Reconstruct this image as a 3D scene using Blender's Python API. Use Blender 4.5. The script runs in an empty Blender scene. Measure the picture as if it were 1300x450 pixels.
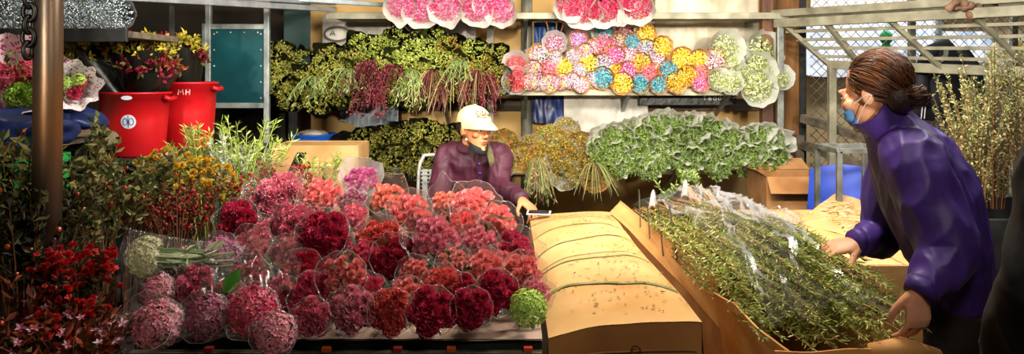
import bpy, math, random
import numpy as np
from mathutils import Vector, Matrix, Quaternion, noise
random.seed(7); RNG = np.random.default_rng(7)
SC = bpy.context.scene; COL = SC.collection
CAMZ, FPX, CX, HY = 1.4, 1000.0, 650.0, 95.0
def P(px, py, Y):                      # a point of the photo at distance Y from the camera
    return Vector(((px-CX)/FPX*Y, Y, CAMZ-(py-HY)/FPX*Y))
def lin(h):
    h = h.lstrip('#'); v = [int(h[i:i+2], 16)/255 for i in (0, 2, 4)]
    return tuple(((x+0.055)/1.055)**2.4 if x > 0.04045 else x/12.92 for x in v) + (1.0,)

# ---------------------------------------------------------------- materials
MATS = {}
def newmat(name):
    m = bpy.data.materials.new(name); m.use_nodes = True
    nt = m.node_tree; bs = nt.nodes['Principled BSDF']
    return m, nt, bs
def N(nt, t, **kw):
    n = nt.nodes.new(t)
    for k, v in kw.items(): setattr(n, k, v)
    return n
def add_bump(nt, bs, strength, scale, dist=0.01, detail=3, stretch=None):
    tc = N(nt, 'ShaderNodeTexCoord'); nz = N(nt, 'ShaderNodeTexNoise')
    nz.inputs['Scale'].default_value = scale; nz.inputs['Detail'].default_value = detail
    src = tc.outputs['Object']
    if stretch:
        mp = N(nt, 'ShaderNodeMapping'); mp.inputs['Scale'].default_value = stretch
        nt.links.new(src, mp.inputs['Vector']); src = mp.outputs['Vector']
    nt.links.new(src, nz.inputs['Vector'])
    b = N(nt, 'ShaderNodeBump'); b.inputs['Strength'].default_value = strength; b.inputs['Distance'].default_value = dist
    nt.links.new(nz.outputs['Fac'], b.inputs['Height']); nt.links.new(b.outputs['Normal'], bs.inputs['Normal'])
    return b
def pm(name, c1, c2=None, scale=6.0, rough=0.6, metal=0.0, bump=0.0, bscale=40, spec=0.4, coat=0.0, stretch=None, contrast=(0.35, 0.65), detail=5):
    if name in MATS: return MATS[name]
    m, nt, bs = newmat(name)
    bs.inputs['Roughness'].default_value = rough; bs.inputs['Metallic'].default_value = metal
    bs.inputs['Specular IOR Level'].default_value = spec; bs.inputs['Coat Weight'].default_value = coat
    bs.inputs['Coat Roughness'].default_value = 0.15
    tc = N(nt, 'ShaderNodeTexCoord'); nz = N(nt, 'ShaderNodeTexNoise')
    nz.inputs['Scale'].default_value = scale; nz.inputs['Detail'].default_value = detail
    src = tc.outputs['Object']
    if stretch:
        mp = N(nt, 'ShaderNodeMapping'); mp.inputs['Scale'].default_value = stretch
        nt.links.new(src, mp.inputs['Vector']); src = mp.outputs['Vector']
    nt.links.new(src, nz.inputs['Vector'])
    cr = N(nt, 'ShaderNodeValToRGB'); cr.color_ramp.elements[0].position, cr.color_ramp.elements[1].position = contrast
    cr.color_ramp.elements[0].color = lin(c1); cr.color_ramp.elements[1].color = lin(c2 or c1)
    nt.links.new(nz.outputs['Fac'], cr.inputs['Fac']); nt.links.new(cr.outputs['Color'], bs.inputs['Base Color'])
    if bump: add_bump(nt, bs, bump, bscale, stretch=stretch)
    MATS[name] = m; return m
def pal(name, cols, rough=0.55, trans=0.25, constant=True, spec=0.3):
    """petals / leaves: every loose piece of the mesh takes one colour of the palette; a little light passes through"""
    if name in MATS: return MATS[name]
    m, nt, bs = newmat(name)
    g = N(nt, 'ShaderNodeNewGeometry'); cr = N(nt, 'ShaderNodeValToRGB')
    cr.color_ramp.interpolation = 'CONSTANT' if constant else 'LINEAR'
    n = len(cols); el = cr.color_ramp.elements
    while len(el) < n: el.new(0.5)
    for i, c in enumerate(cols):
        el[i].position = i/n if constant else i/max(1, n-1); el[i].color = lin(c)
    nt.links.new(g.outputs['Random Per Island'], cr.inputs['Fac'])
    nt.links.new(cr.outputs['Color'], bs.inputs['Base Color'])
    bs.inputs['Roughness'].default_value = rough; bs.inputs['Specular IOR Level'].default_value = spec
    if trans:
        t = N(nt, 'ShaderNodeBsdfTranslucent'); nt.links.new(cr.outputs['Color'], t.inputs['Color'])
        mx = N(nt, 'ShaderNodeMixShader'); mx.inputs['Fac'].default_value = trans
        out = nt.nodes['Material Output']
        nt.links.new(bs.outputs['BSDF'], mx.inputs[1]); nt.links.new(t.outputs['BSDF'], mx.inputs[2])
        nt.links.new(mx.outputs['Shader'], out.inputs['Surface'])
    MATS[name] = m; return m
def film(name, tint='#ffffff', haze=0.05, gloss=0.10, rough=0.12, bump=0.6, bscale=14, hazecol='#ffffff', grazing=.35):
    """clear or milky plastic film: mostly lets light through, glints where it creases"""
    if name in MATS: return MATS[name]
    m, nt, bs = newmat(name); nt.nodes.remove(bs); out = nt.nodes['Material Output']
    tr = N(nt, 'ShaderNodeBsdfTransparent'); tr.inputs['Color'].default_value = lin(tint)
    gl = N(nt, 'ShaderNodeBsdfGlossy'); gl.inputs['Roughness'].default_value = rough
    df = N(nt, 'ShaderNodeBsdfDiffuse'); df.inputs['Color'].default_value = lin(hazecol)
    tl = N(nt, 'ShaderNodeBsdfTranslucent'); tl.inputs['Color'].default_value = lin(hazecol)
    dt = N(nt, 'ShaderNodeMixShader'); dt.inputs['Fac'].default_value = 0.4
    nt.links.new(df.outputs[0], dt.inputs[1]); nt.links.new(tl.outputs[0], dt.inputs[2])
    tc = N(nt, 'ShaderNodeTexCoord'); nz = N(nt, 'ShaderNodeTexNoise'); nz.inputs['Scale'].default_value = bscale; nz.inputs['Detail'].default_value = 2
    nt.links.new(tc.outputs['Object'], nz.inputs['Vector'])
    b = N(nt, 'ShaderNodeBump'); b.inputs['Strength'].default_value = bump; b.inputs['Distance'].default_value = 0.03
    nt.links.new(nz.outputs['Fac'], b.inputs['Height'])
    for s in (gl, df): nt.links.new(b.outputs['Normal'], s.inputs['Normal'])
    fr = N(nt, 'ShaderNodeLayerWeight'); fr.inputs['Blend'].default_value = 0.25
    mu = N(nt, 'ShaderNodeMath', operation='MULTIPLY_ADD'); mu.inputs[1].default_value = grazing; mu.inputs[2].default_value = gloss
    nt.links.new(fr.outputs['Facing'], mu.inputs[0])
    m1 = N(nt, 'ShaderNodeMixShader'); m1.inputs['Fac'].default_value = haze
    nt.links.new(tr.outputs[0], m1.inputs[1]); nt.links.new(dt.outputs[0], m1.inputs[2])
    m2 = N(nt, 'ShaderNodeMixShader'); nt.links.new(mu.outputs[0], m2.inputs['Fac'])
    nt.links.new(m1.outputs[0], m2.inputs[1]); nt.links.new(gl.outputs[0], m2.inputs[2])
    nt.links.new(m2.outputs[0], out.inputs['Surface'])
    MATS[name] = m; return m

# ---------------------------------------------------------------- mesh building
class MB:
    def __init__(s): s.v = []; s.f = []; s.mi = []; s.n = 0
    def add(s, verts, faces, mi=0, M=None):
        verts = np.asarray(verts, float).reshape(-1, 3)
        if M is not None:
            A = np.array(M); verts = verts @ A[:3, :3].T + A[:3, 3]
        s.v.append(verts); o = s.n; s.n += len(verts)
        for f in faces: s.f.append(tuple(i+o for i in f))
        s.mi.extend([mi]*len(faces)); return s
    def merge(s, other, M=None, mi=None):
        V = np.vstack(other.v)
        s.add(V, other.f, 0, M)
        s.mi[-len(other.f):] = other.mi if mi is None else [mi]*len(other.f)
        return s
    def box(s, x0, x1, y0, y1, z0, z1, mi=0, M=None):
        v = [(x, y, z) for z in (z0, z1) for y in (y0, y1) for x in (x0, x1)]
        return s.add(v, [(0, 2, 3, 1), (4, 5, 7, 6), (0, 1, 5, 4), (2, 6, 7, 3), (0, 4, 6, 2), (1, 3, 7, 5)], mi, M)
    def bar(s, a, b, w, h=None, mi=0, up=(0, 0, 1)):
        """a squared bar from a to b"""
        a, b = Vector(a), Vector(b); h = h or w; d = (b-a).normalized()
        u = Vector(up)
        if abs(d.dot(u)) > 0.98: u = Vector((0, 1, 0))
        x = d.cross(u).normalized(); y = x.cross(d).normalized()
        v = []
        for p in (a, b):
            for sx, sy in ((-1, -1), (1, -1), (1, 1), (-1, 1)): v.append(p + x*sx*w/2 + y*sy*h/2)
        return s.add(v, [(0, 1, 2, 3), (7, 6, 5, 4), (0, 4, 5, 1), (1, 5, 6, 2), (2, 6, 7, 3), (3, 7, 4, 0)], mi)
    def tube(s, pts, rad, seg=8, mi=0, cap=True, sx=1.0, up=None):
        """a tube through pts; rad is a number or one per point; sx flattens it along the up direction"""
        pts = [Vector(p) for p in pts]; n = len(pts)
        if not hasattr(rad, '__len__'): rad = [rad]*n
        ups = Vector(up) if up else None; X = None; v = []
        for i, p in enumerate(pts):
            d = (pts[min(i+1, n-1)]-pts[max(i-1, 0)]).normalized()
            if X is None or ups is not None:
                r = ups if ups is not None else (Vector((0, 0, 1)) if abs(d.z) < 0.9 else Vector((1, 0, 0)))
                X = d.cross(r).normalized()
            else: X = (X - d*X.dot(d)).normalized()
            Yv = d.cross(X)
            rr = rad[i]; ra, rb = (rr if hasattr(rr, '__len__') else (rr, rr*sx))
            for k in range(seg):
                t = 2*math.pi*k/seg; v.append(p + X*math.cos(t)*ra + Yv*math.sin(t)*rb)
        f = [(i*seg+k, i*seg+(k+1) % seg, (i+1)*seg+(k+1) % seg, (i+1)*seg+k) for i in range(n-1) for k in range(seg)]
        if cap: f += [tuple(range(seg-1, -1, -1)), tuple((n-1)*seg+k for k in range(seg))]
        return s.add(v, f, mi)
    def ell(s, c, r, rot=None, seg=16, rings=10, mi=0):
        v = []; f = []
        for i in range(rings+1):
            t = math.pi*i/rings
            for k in range(seg):
                p = 2*math.pi*k/seg
                w = Vector((math.sin(t)*math.cos(p)*r[0], math.sin(t)*math.sin(p)*r[1], math.cos(t)*r[2]))
                v.append((rot @ w if rot is not None else w) + Vector(c))
        for i in range(rings):
            for k in range(seg): f.append((i*seg+k, (i+1)*seg+k, (i+1)*seg+(k+1) % seg, i*seg+(k+1) % seg))
        return s.add(v, f, mi)
    def grid(s, fn, nu, nv, mi=0, closed_u=False):
        """fn(u, v) -> point, u and v from 0 to 1"""
        cu = nu if closed_u else nu+1
        v = [fn(i/nu, j/nv) for j in range(nv+1) for i in range(cu)]
        f = [(j*cu+i, j*cu+(i+1) % cu, (j+1)*cu+(i+1) % cu, (j+1)*cu+i) for j in range(nv) for i in range(nu)]
        return s.add(v, f, mi)
    def lathe(s, prof, seg=32, mi=0, M=None):
        v = [(r*math.cos(2*math.pi*k/seg), r*math.sin(2*math.pi*k/seg), z) for r, z in prof for k in range(seg)]
        f = [(i*seg+k, i*seg+(k+1) % seg, (i+1)*seg+(k+1) % seg, (i+1)*seg+k) for i in range(len(prof)-1) for k in range(seg)]
        return s.add(v, f, mi, M)
    def leaves(s, pts, dirs, L, W, mi=0, fold=0.25, nrm=None):
        """one folded pointed leaf at every point, growing along its direction"""
        p = np.asarray(pts, float); d = np.asarray(dirs, float); n = len(p)
        d = d/np.maximum(np.linalg.norm(d, axis=1, keepdims=True), 1e-9)
        r = RNG.normal(size=(n, 3)) if nrm is None else np.asarray(nrm, float)+RNG.normal(size=(n, 3))*0.25
        x = np.cross(d, r); x /= np.maximum(np.linalg.norm(x, axis=1, keepdims=True), 1e-9)
        z = np.cross(x, d)
        L = np.broadcast_to(np.asarray(L, float).reshape(-1, 1), (n, 1)); W = np.broadcast_to(np.asarray(W, float).reshape(-1, 1), (n, 1))
        m = p+d*L*0.5-z*W*fold*0.0
        V = np.stack([p, m+x*W*0.5+z*W*fold, p+d*L, m-x*W*0.5+z*W*fold, m], 1).reshape(-1, 3)
        F = []
        for i in range(n):
            o = i*5; F += [(o, o+1, o+2, o+4), (o, o+4, o+2, o+3)]
        return s.add(V, F, mi)
    def strip(s, pts, width, normal, mi=0, close=False):
        """a flat inked stroke"""
        nv = Vector(normal).normalized(); pts = [Vector(p) for p in pts]; v = []
        n = len(pts)
        for i, p in enumerate(pts):
            a = pts[(i-1) % n] if close else pts[max(i-1, 0)]; b = pts[(i+1) % n] if close else pts[min(i+1, n-1)]
            x = (b-a).normalized().cross(nv).normalized()*width/2
            v += [p+x, p-x]
        f = [(2*i, 2*i+1, 2*i+3, 2*i+2) for i in range(n-1)]
        if close: f.append((2*n-2, 2*n-1, 1, 0))
        return s.add(v, f, mi)
    def mesh(s, name, mats, smooth=True):
        me = bpy.data.meshes.new(name)
        V = np.vstack(s.v); me.from_pydata(V.tolist(), [], s.f)
        for m in (mats if isinstance(mats, (list, tuple)) else [mats]): me.materials.append(m)
        if any(s.mi): me.polygons.foreach_set('material_index', np.array(s.mi, 'i'))
        me.polygons.foreach_set('use_smooth', np.full(len(me.polygons), smooth))
        me.update(); return me
    def build(s, name, mats, parent=None, smooth=False, bevel=0.0, **kw):
        o = link(name, s.mesh(name, mats, smooth), parent)
        if bevel:
            b = o.modifiers.new('edge', 'BEVEL'); b.width = bevel; b.segments = 2; b.limit_method = 'ANGLE'
        return o
def link(name, data, parent=None, M=None):
    o = bpy.data.objects.new(name, data); COL.objects.link(o)
    if parent is not None: o.parent = parent
    if M is not None: o.matrix_local = M
    return o
def tag(o, label, cat, group=None, kind=None):
    o['label'] = label; o['category'] = cat
    if group: o['group'] = group
    if kind: o['kind'] = kind
    return o
def thing(name, label, cat, loc=(0, 0, 0), rz=0.0, group=None, M=None):
    o = bpy.data.objects.new(name, None); COL.objects.link(o); o.empty_display_size = 0.05
    if M is not None: o.matrix_world = M
    else: o.location = loc; o.rotation_euler = (0, 0, rz)
    return tag(o, label, cat, group)
def struct(name, mb, mats, label=None, smooth=False, bevel=0):
    o = mb.build(name, mats, None, smooth, bevel); o['kind'] = 'structure'
    if label: o['label'] = label
    return o
def frame(pos, axis, spin=0.0, scale=1.0):
    """matrix whose +Z runs along axis"""
    q = Vector(axis).normalized().to_track_quat('Z', 'Y')
    return Matrix.Translation(pos) @ q.to_matrix().to_4x4() @ Matrix.Rotation(spin, 4, 'Z') @ Matrix.Scale(scale, 4)
def spline(pts, n=6):
    """Catmull-Rom through pts (any dimension)"""
    p = [np.asarray(a, float) for a in pts]; out = []
    for i in range(len(p)-1):
        a, b, c, d = p[max(i-1, 0)], p[i], p[i+1], p[min(i+2, len(p)-1)]
        for k in range(n):
            t = k/n; out.append(0.5*((2*b)+(-a+c)*t+(2*a-5*b+4*c-d)*t*t+(-a+3*b-3*c+d)*t**3))
    out.append(p[-1]); return out
ORD = ['', 'first', 'second', 'third', 'fourth', 'fifth', 'sixth', 'seventh', 'eighth', 'ninth', 'tenth', 'eleventh', 'twelfth', 'thirteenth', 'fourteenth', 'fifteenth', 'sixteenth', 'seventeenth', 'eighteenth', 'nineteenth', 'twentieth', 'twenty-first', 'twenty-second', 'twenty-third', 'twenty-fourth', 'twenty-fifth', 'twenty-sixth', 'twenty-seventh', 'twenty-eighth', 'twenty-ninth', 'thirtieth', 'thirty-first', 'thirty-second', 'thirty-third', 'thirty-fourth', 'thirty-fifth', 'thirty-sixth', 'thirty-seventh', 'thirty-eighth', 'thirty-ninth', 'fortieth', 'forty-first', 'forty-second']
def nz(p, s=1.0, seed=0.0): return noise.noise(Vector(p)*s+Vector((seed, seed*1.7, -seed)))
# ================================================================ materials used in many places
M_card = pm('cardboard', '#cfa570', '#b98a50', 5, 0.75, bump=0.06, bscale=60, spec=0.2)
M_cardtop = pm('cardboard_filmed', '#d3ab72', '#be9155', 4, 0.42, bump=0.10, bscale=22, spec=0.35, coat=0.25)
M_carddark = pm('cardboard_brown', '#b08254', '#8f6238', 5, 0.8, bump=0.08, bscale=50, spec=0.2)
M_steel = pm('galvanised_steel', '#9a9d96', '#6f736d', 12, 0.42, 0.75, bump=0.05, bscale=60)
M_palesteel = pm('pale_painted_steel', '#a9a58d', '#75715c', 9, 0.5, 0.2, bump=0.05, bscale=50, contrast=(0.3, 0.7))
M_darksteel = pm('dark_steel', '#3b3d3c', '#1f2020', 9, 0.5, 0.5)
M_rust = pm('rusty_pipe', '#5a5a55', '#8a5f38', 7, 0.38, 0.75, bump=0.08, bscale=40, stretch=(1, 1, 0.25))
M_black = pm('black_film', '#0d0e0c', '#1b1c18', 9, 0.35, bump=0.3, bscale=25)
M_dark = pm('black_cloth', '#0b0b0c', '#141414', 12, 0.85)
M_white = pm('white_sheet', '#e4e0d6', '#c6c0b2', 5, 0.6, bump=0.35, bscale=7)
M_wood = pm('old_wood', '#9b6c38', '#5f3d1d', 3, 0.7, bump=0.2, bscale=18, stretch=(6, 6, 0.6))
M_greywood = pm('grey_wood', '#6e6250', '#40382d', 3, 0.8, bump=0.25, bscale=18, stretch=(0.5, 6, 6))
M_green = pal('stem_green', ['#4f6b2a', '#5f7d33', '#3e5722', '#73883d'], trans=0.1)
M_clear = film('clear_film', haze=0.03, gloss=0.04, rough=0.2)
M_clearpink = film('pinkish_film', tint='#fff4f2', haze=0.10, gloss=0.05, rough=0.2, hazecol='#f3d6cf')
M_milky = film('milky_film', haze=0.55, gloss=0.05, rough=0.25, hazecol='#eef0ea')

# ================================================================ the setting
b = MB(); b.box(-7, 7, -1.5, 9, -0.1, 0.0)
struct('floor', b, pm('concrete_floor', '#4b443b', '#2c2721', 2.5, 0.7, bump=0.2, bscale=12), 'dark worn concrete floor')
b = MB(); b.box(-1.72, 2.1, 6.40, 6.55, 0, 3.0)
wall = struct('wall_back', b, pm('ochre_wall', '#e6c07c', '#b98f50', 2.2, 0.8, bump=0.12, bscale=9, contrast=(0.35, 0.7)), 'stained ochre wall behind the shelves')
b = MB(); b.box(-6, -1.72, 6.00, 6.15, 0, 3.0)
struct('wall_left', b, pm('dark_wall', '#3a3127', '#17130f', 2.0, 0.9, bump=0.3, bscale=7, contrast=(0.3, 0.75)), 'dark grey-brown wall behind the tubs')  # dark grey-brown, mottled by noise
b = MB(); b.box(2.2, 6.5, 7.4, 7.55, 0, 3.2)
struct('wall_right', b, pm('pale_far_wall', '#cdb68c', '#9c8358', 1.6, 0.85, bump=0.1, bscale=8), 'tan wall beyond the chain-link fence')
b = MB(); b.box(-1.7, 2.0, 6.31, 6.40, 1.11, 1.21)
struct('trim_1', b, M_greywood, 'grey wooden rail across the back wall', bevel=0.004)
b = MB(); b.box(2.02, 2.19, 6.0, 6.2, 0, 3.0)
struct('trim_2', b, M_wood, 'brown wooden post at the right end of the shelves', bevel=0.006)
b = MB(); b.box(-1.70, -1.62, 5.95, 6.05, 0, 3.0)
struct('trim_3', b, M_darksteel, 'dark steel upright beside the green board', bevel=0.004)
b = MB(); b.box(-0.20, -0.145, 6.2, 6.27, 0, 3.0)
struct('trim_4', b, pm('pale_post', '#bdb8a8', '#7d786a', 6, 0.6, bump=0.1, bscale=30), 'pale steel upright above the seated man', bevel=0.004)
b = MB(); b.tube([(0.115, 6.2, 0), (0.115, 6.2, 3.0)], 0.045, 16)
struct('trim_5', b, pm('grey_pipe', '#8d8a7a', '#5b584d', 6, 0.5, 0.4), 'grey round pipe behind the pastel bunches', smooth=True)
b = MB(); b.box(1.80, 1.88, 5.66, 5.74, 0, 2.6)
struct('trim_6', b, pm('brown_post', '#7b5236', '#4c2f1d', 4, 0.6, bump=0.2, bscale=20, stretch=(4, 4, .5)), 'reddish brown shelf post', bevel=0.004)

# sheets hung on the back wall ------------------------------------------------
def hung(name, label, cat, px0, px1, py0, py1, Y, m, sag=0.02, seed=1.0, ragged=0.01, extra=None):
    a, c = P(px0, py0, Y), P(px1, py1, Y)
    def fn(u, v):
        x = a.x+(c.x-a.x)*u; z = a.z+(c.z-a.z)*v
        y = Y+sag*nz((x*5, 0, z*1.6), 1, seed)+0.5*sag*nz((x*14, 0, z*9), 1, seed)+0.012*nz((x*30, 0, z*6), 1, seed)
        if v > 0.999: z += ragged*nz((x*9, 0, 0), 1, seed)*2-ragged*2*math.sin(math.pi*u)
        return (x, y, z)
    g = MB(); g.grid(fn, 40, 24)
    g2 = MB(); g2.grid(lambda u, v: (fn(u, v)[0], fn(u, v)[1]+0.004, fn(u, v)[2]), 40, 24); g.merge(g2)
    o = g.build(name, m, None, True); tag(o, label, cat)
    return o, fn
M_sheet = pm('cream_plastic', '#e3d9c0', '#c9bb9a', 4, 0.45, bump=0.3, bscale=8, spec=0.5)
hung('plastic_sheet', 'wide cream plastic sheet hanging behind the yellow and pale green bunches', 'sheet', 832, 962, -45, 92, 6.25, M_sheet, 0.03, 2.0)
hung('plastic_sheet', 'cream sheet hanging behind the lilac bunch on the middle shelf', 'sheet', 718, 832, 8, 108, 6.28, M_sheet, 0.02, 8.0)
hung('hanging_cloth', 'pale grey cloth sheet hanging under the pastel bunches', 'cloth', 716, 822, 112, 163, 6.0, pm('pale_cloth', '#d5d1c6', '#aaa598', 5, 0.8, bump=0.3, bscale=8), 0.04, 3.0, 0.02)
hung('plastic_bag', 'bluish white plastic bag hanging under the yellow-green bunches', 'bag', 432, 506, 112, 156, 6.0, pm('bluish_bag', '#b7c3cc', '#8b9aa6', 6, 0.35, bump=0.4, bscale=9), 0.04, 4.0, 0.015)
hung('blue_tarp', 'dark blue plastic tarp hanging under the middle shelf beside grey pipe', 'tarp', 676, 717, 112, 155, 6.05, pm('navy_tarp', '#1d2f63', '#101b3d', 8, 0.4, bump=0.5, bscale=10), 0.03, 5.0, 0.01)
hung('blue_tarp', 'bright blue tarp hanging above the middle shelf behind the mauve bunch', 'tarp', 678, 716, 28, 72, 6.2, pm('bright_tarp', '#2f6bb5', '#1c3f7a', 8, 0.4, bump=0.5, bscale=10), 0.03, 6.0)
ob, fn = hung('printed_sheet', 'pale printed plastic sheet with an oval eye mark and red strip', 'sheet', 410, 604, 18, 112, 6.22, pm('printed_plastic', '#dcd7ca', '#bcb9aa', 4, 0.4, bump=0.25, bscale=8), 0.02, 7.0)
def onsheet(px, py): p = P(px, py, 6.165); return p
g = MB()
g.strip([onsheet(428+16*math.cos(t)*(1), 43+9*math.sin(t)) for t in np.linspace(0, 2*math.pi, 25)[:-1]], 0.016, (0, -1, 0), close=True)
g.strip([onsheet(x, y) for x, y in ((419, 45), (422, 38), (425, 45))], 0.008, (0, -1, 0))
g.strip([onsheet(x, y) for x, y in ((420, 42.5), (424, 42.5))], 0.006, (0, -1, 0))
g.build('eye_mark', pm('brown_ink', '#6a5a45', '#5c4c38', 5, 0.7), ob)
g = MB(); a, c = onsheet(496, 24), onsheet(506, 46); g.box(a.x, c.x, 6.164, 6.166, c.z, a.z)
for yy in (28, 34, 40): g.strip([onsheet(498, yy), onsheet(501, yy-2), onsheet(504, yy)], 0.009, (0, -1, 0), 1); g.strip([onsheet(498, yy+2.5), onsheet(504, yy+2.5)], 0.007, (0, -1, 0), 1)
for v in g.v[1:]: v[:, 1] -= 0.004
g.build('red_strip', [pm('red_ink', '#c8433f', '#b23532', 5, 0.6), pm('pale_ink', '#e8d9cf', None, 5, 0.6)], ob)
g = MB()
for pts in (((513, 36), (514, 30), (517, 30), (517, 35), (513, 39), (518, 39)), ((520, 30), (524, 30), (522, 34), (524, 38), (520, 39))):
    g.strip([onsheet(*q) for q in pts], 0.008, (0, -1, 0))
g.build('ink_mark', pm('grey_ink', '#5c5d58', None, 5, 0.7), ob)

# black strip with white lettering under the right end of the middle shelf
g = MB(); a, c = P(812, 119, 5.9), P(935, 134, 5.9); g.box(a.x, c.x, 5.9, 5.93, c.z, a.z)
bs_ = g.build('black_banner', M_black, None, False, 0.004); tag(bs_, 'black strip with small white lettering under the middle shelf', 'banner')
def glyphs(px0, py0, w, h, words, Y):
    S = {'a': [[(0, .5), (.6, .5), (.8, .3), (.8, -.0), (.2, 0), (0, .15), (.2, .28), (.8, .28)]], 'd': [[(.8, 1), (.8, 0), (.2, 0), (0, .3), (.2, .55), (.8, .55)]],
         'o': [[(.1, 0), (0, .3), (.2, .55), (.6, .55), (.8, .3), (.7, 0), (.1, 0)]], 'r': [[(0, 0), (0, .55)], [(0, .35), (.3, .55), (.6, .5)]],
         't': [[(.4, .9), (.4, 0)], [(0, .55), (.8, .55)]], '-': [[(0, .2), (1.0, .45)]]}
    g = MB()
    for i, ch in enumerate(words):
        for st in S[ch]: g.strip([P(px0+(i+x*0.7)*w, py0-y*h, Y) for x, y in st], 0.006, (0, -1, 0))
    return g
glyphs(893, 127, 6.3, 7, 'tadd', 5.895).merge(glyphs(918, 126.5, 6, 7, 'or-', 5.895)).build('lettering', pm('white_ink', '#dfe0dc', None, 5, 0.6), bs_)

# ================================================================ shelves
def shelf_unit(name, label, px0, px1, ytop, Yf, Yb, thick, m, lip=True, brackets=()):
    z = CAMZ-(ytop-HY)/FPX*Yf; x0, x1 = P(px0, 0, Yf).x, P(px1, 0, Yf).x
    t = thing(name, label, 'shelf', ((x0+x1)/2, (Yf+Yb)/2, z-thick))
    cx, cy = t.location.x, t.location.y
    g = MB(); n = 3
    for i in range(n):
        ya = Yf+(Yb-Yf)*i/n; yb = Yf+(Yb-Yf)*(i+1)/n-0.012
        g.box(x0-cx, x1-cx, ya-cy, yb-cy, 0.008, thick)
    g.build('board', m, t, bevel=0.003)
    g = MB(); g.box(x0-cx, x1-cx, Yf-cy-0.03, Yf-cy, -0.012, thick+0.004); g.build('front_rail', M_palesteel, t, bevel=0.003)
    for bx in brackets:
        X = P(bx, 0, Yf).x-cx; g = MB()
        g.bar((X, Yf-cy+0.02, 0.0), (X, 6.38-cy, 0.0), 0.03, 0.03); g.bar((X, Yf-cy+0.08, -0.01), (X, 6.36-cy, -0.28), 0.025)
        g.build('bracket', M_steel, t)
    return z
Z_MID = shelf_unit('wall_shelf', 'middle shelf carrying the pastel bunches along the back wall', 398, 945, 113, 5.62, 6.2, 0.035, pm('pale_board', '#c9bd9c', '#9d906c', 4, 0.7, bump=0.1), brackets=(560, 668, 800, 930))
Z_LOW = shelf_unit('wall_shelf', 'lower shelf carrying the green foliage bunches along the back wall', 392, 985, 213, 5.62, 6.3, 0.035, pm('grey_board', '#8f8b76', '#676350', 4, 0.7, bump=0.1), brackets=(470, 700, 860))
Z_TOP = shelf_unit('wall_shelf', 'upper shelf carrying the bright pink bunches along the back wall', 415, 1000, 17, 5.62, 6.2, 0.03, pm('pale_board', '#c9bd9c'), brackets=(530, 668, 980))
# awning rail that runs away from the camera at the upper left
g = MB(); t = thing('awning_rail', 'light grey steel awning rails crossing the top above the green board', 'rail', P(300, 5, 4.5))
for k, (pa, pb, w) in enumerate(((P(120, -6, 3.6), P(425, 12, 5.6), 0.035), (P(125, -14, 3.6), P(425, 4, 5.6), 0.03), (P(300, -6, 4.9), P(500, 7, 5.6), 0.03))):
    g = MB(); g.bar(pa-t.location, pb-t.location, w, w); g.build('rail', pm('bright_steel', '#b9c3c9', '#8e9aa2', 9, 0.35, 0.6), t, bevel=0.003)
# ================================================================ flower prototypes (unit radius, facing +Z)
def petal(g, a0, wid, r0, r1, z0, z1, curl, cup=0.0, ruf=0.0, nu=4, nv=3, seed=0.0):
    def fn(u, v):
        a = a0+(u-0.5)*wid*(0.55+0.45*math.sin(math.pi*min(1, 0.25+v*0.75)))
        e = 1-abs(2*u-1)**2.5*0.35*v
        r = r0+(r1-r0)*v**0.8*e + curl*v**4
        z = z0+(z1-z0)*(v**0.75)*e - curl*0.9*v**5 + cup*abs(2*u-1)*v
        if ruf:
            w = ruf*math.sin(u*9+seed*5)*v; z += w; r += ruf*0.7*math.cos(u*11+seed*3)*v
        return (r*math.cos(a), r*math.sin(a), z)
    g.grid(fn, nu, nv)
def rose_mesh(seed):
    """a half-open rose: petals wrapped in a spiral cup, outer ones rolling back"""
    rr = random.Random(seed); g = MB(); a = rr.random()*6
    for i in range(13):
        f = i/12.0; a += 2.25+rr.uniform(-.15, .15)
        R = .10+.74*f**1.05; H = .78-.42*f**1.6; wid = 2.9-1.0*f; curl = .02+.16*f
        def fn(u, v, a=a, R=R, H=H, wid=wid, curl=curl, f=f):
            w = math.sin(math.pi*min(1, .12+.62*v+.10)) ; t = (u-.5)*wid*(.75+.25*w)
            top = 1-.22*abs(2*u-1)**2.2
            r = R*(.35+.65*math.sin(min(1, v*1.15)*math.pi/2)) + curl*max(0, v-.7)**1.4*4 - .05*(1-f)*v
            return (r*math.cos(a+t)*1.0, r*math.sin(a+t), -.45+(H+.45)*v*top - curl*max(0, v-.75)*2.0)
        g.grid(fn, 6, 5)
    return g
def carnation_mesh(seed):
    """a full ruffled head of many fringed petals"""
    rr = random.Random(seed); g = MB(); n = 46
    for i in range(n):
        f = (i+.5)/n; th = 1.45*f**.62; ph = i*2.39996
        d = Vector((math.sin(th)*math.cos(ph), math.sin(th)*math.sin(ph), math.cos(th))); M = frame((0, 0, -.25), d, rr.random()*6, 1.0)
        L = rr.uniform(.95, 1.12)*(1.0-.05*f); w0 = rr.uniform(.34, .44); sd = rr.random()*9
        def fn(u, v, L=L, w0=w0, sd=sd):
            x = (u-.5)*2*w0*v**.7; e = v**2
            return (x, .10*e*math.sin(u*13+sd)+.06*e*math.sin(u*27+sd*2), L*v*(1-.10*abs(2*u-1)**2)+.035*e*math.sin(u*21+sd))
        h = MB(); h.grid(fn, 7, 3); g.merge(h, M)
    return g
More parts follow.
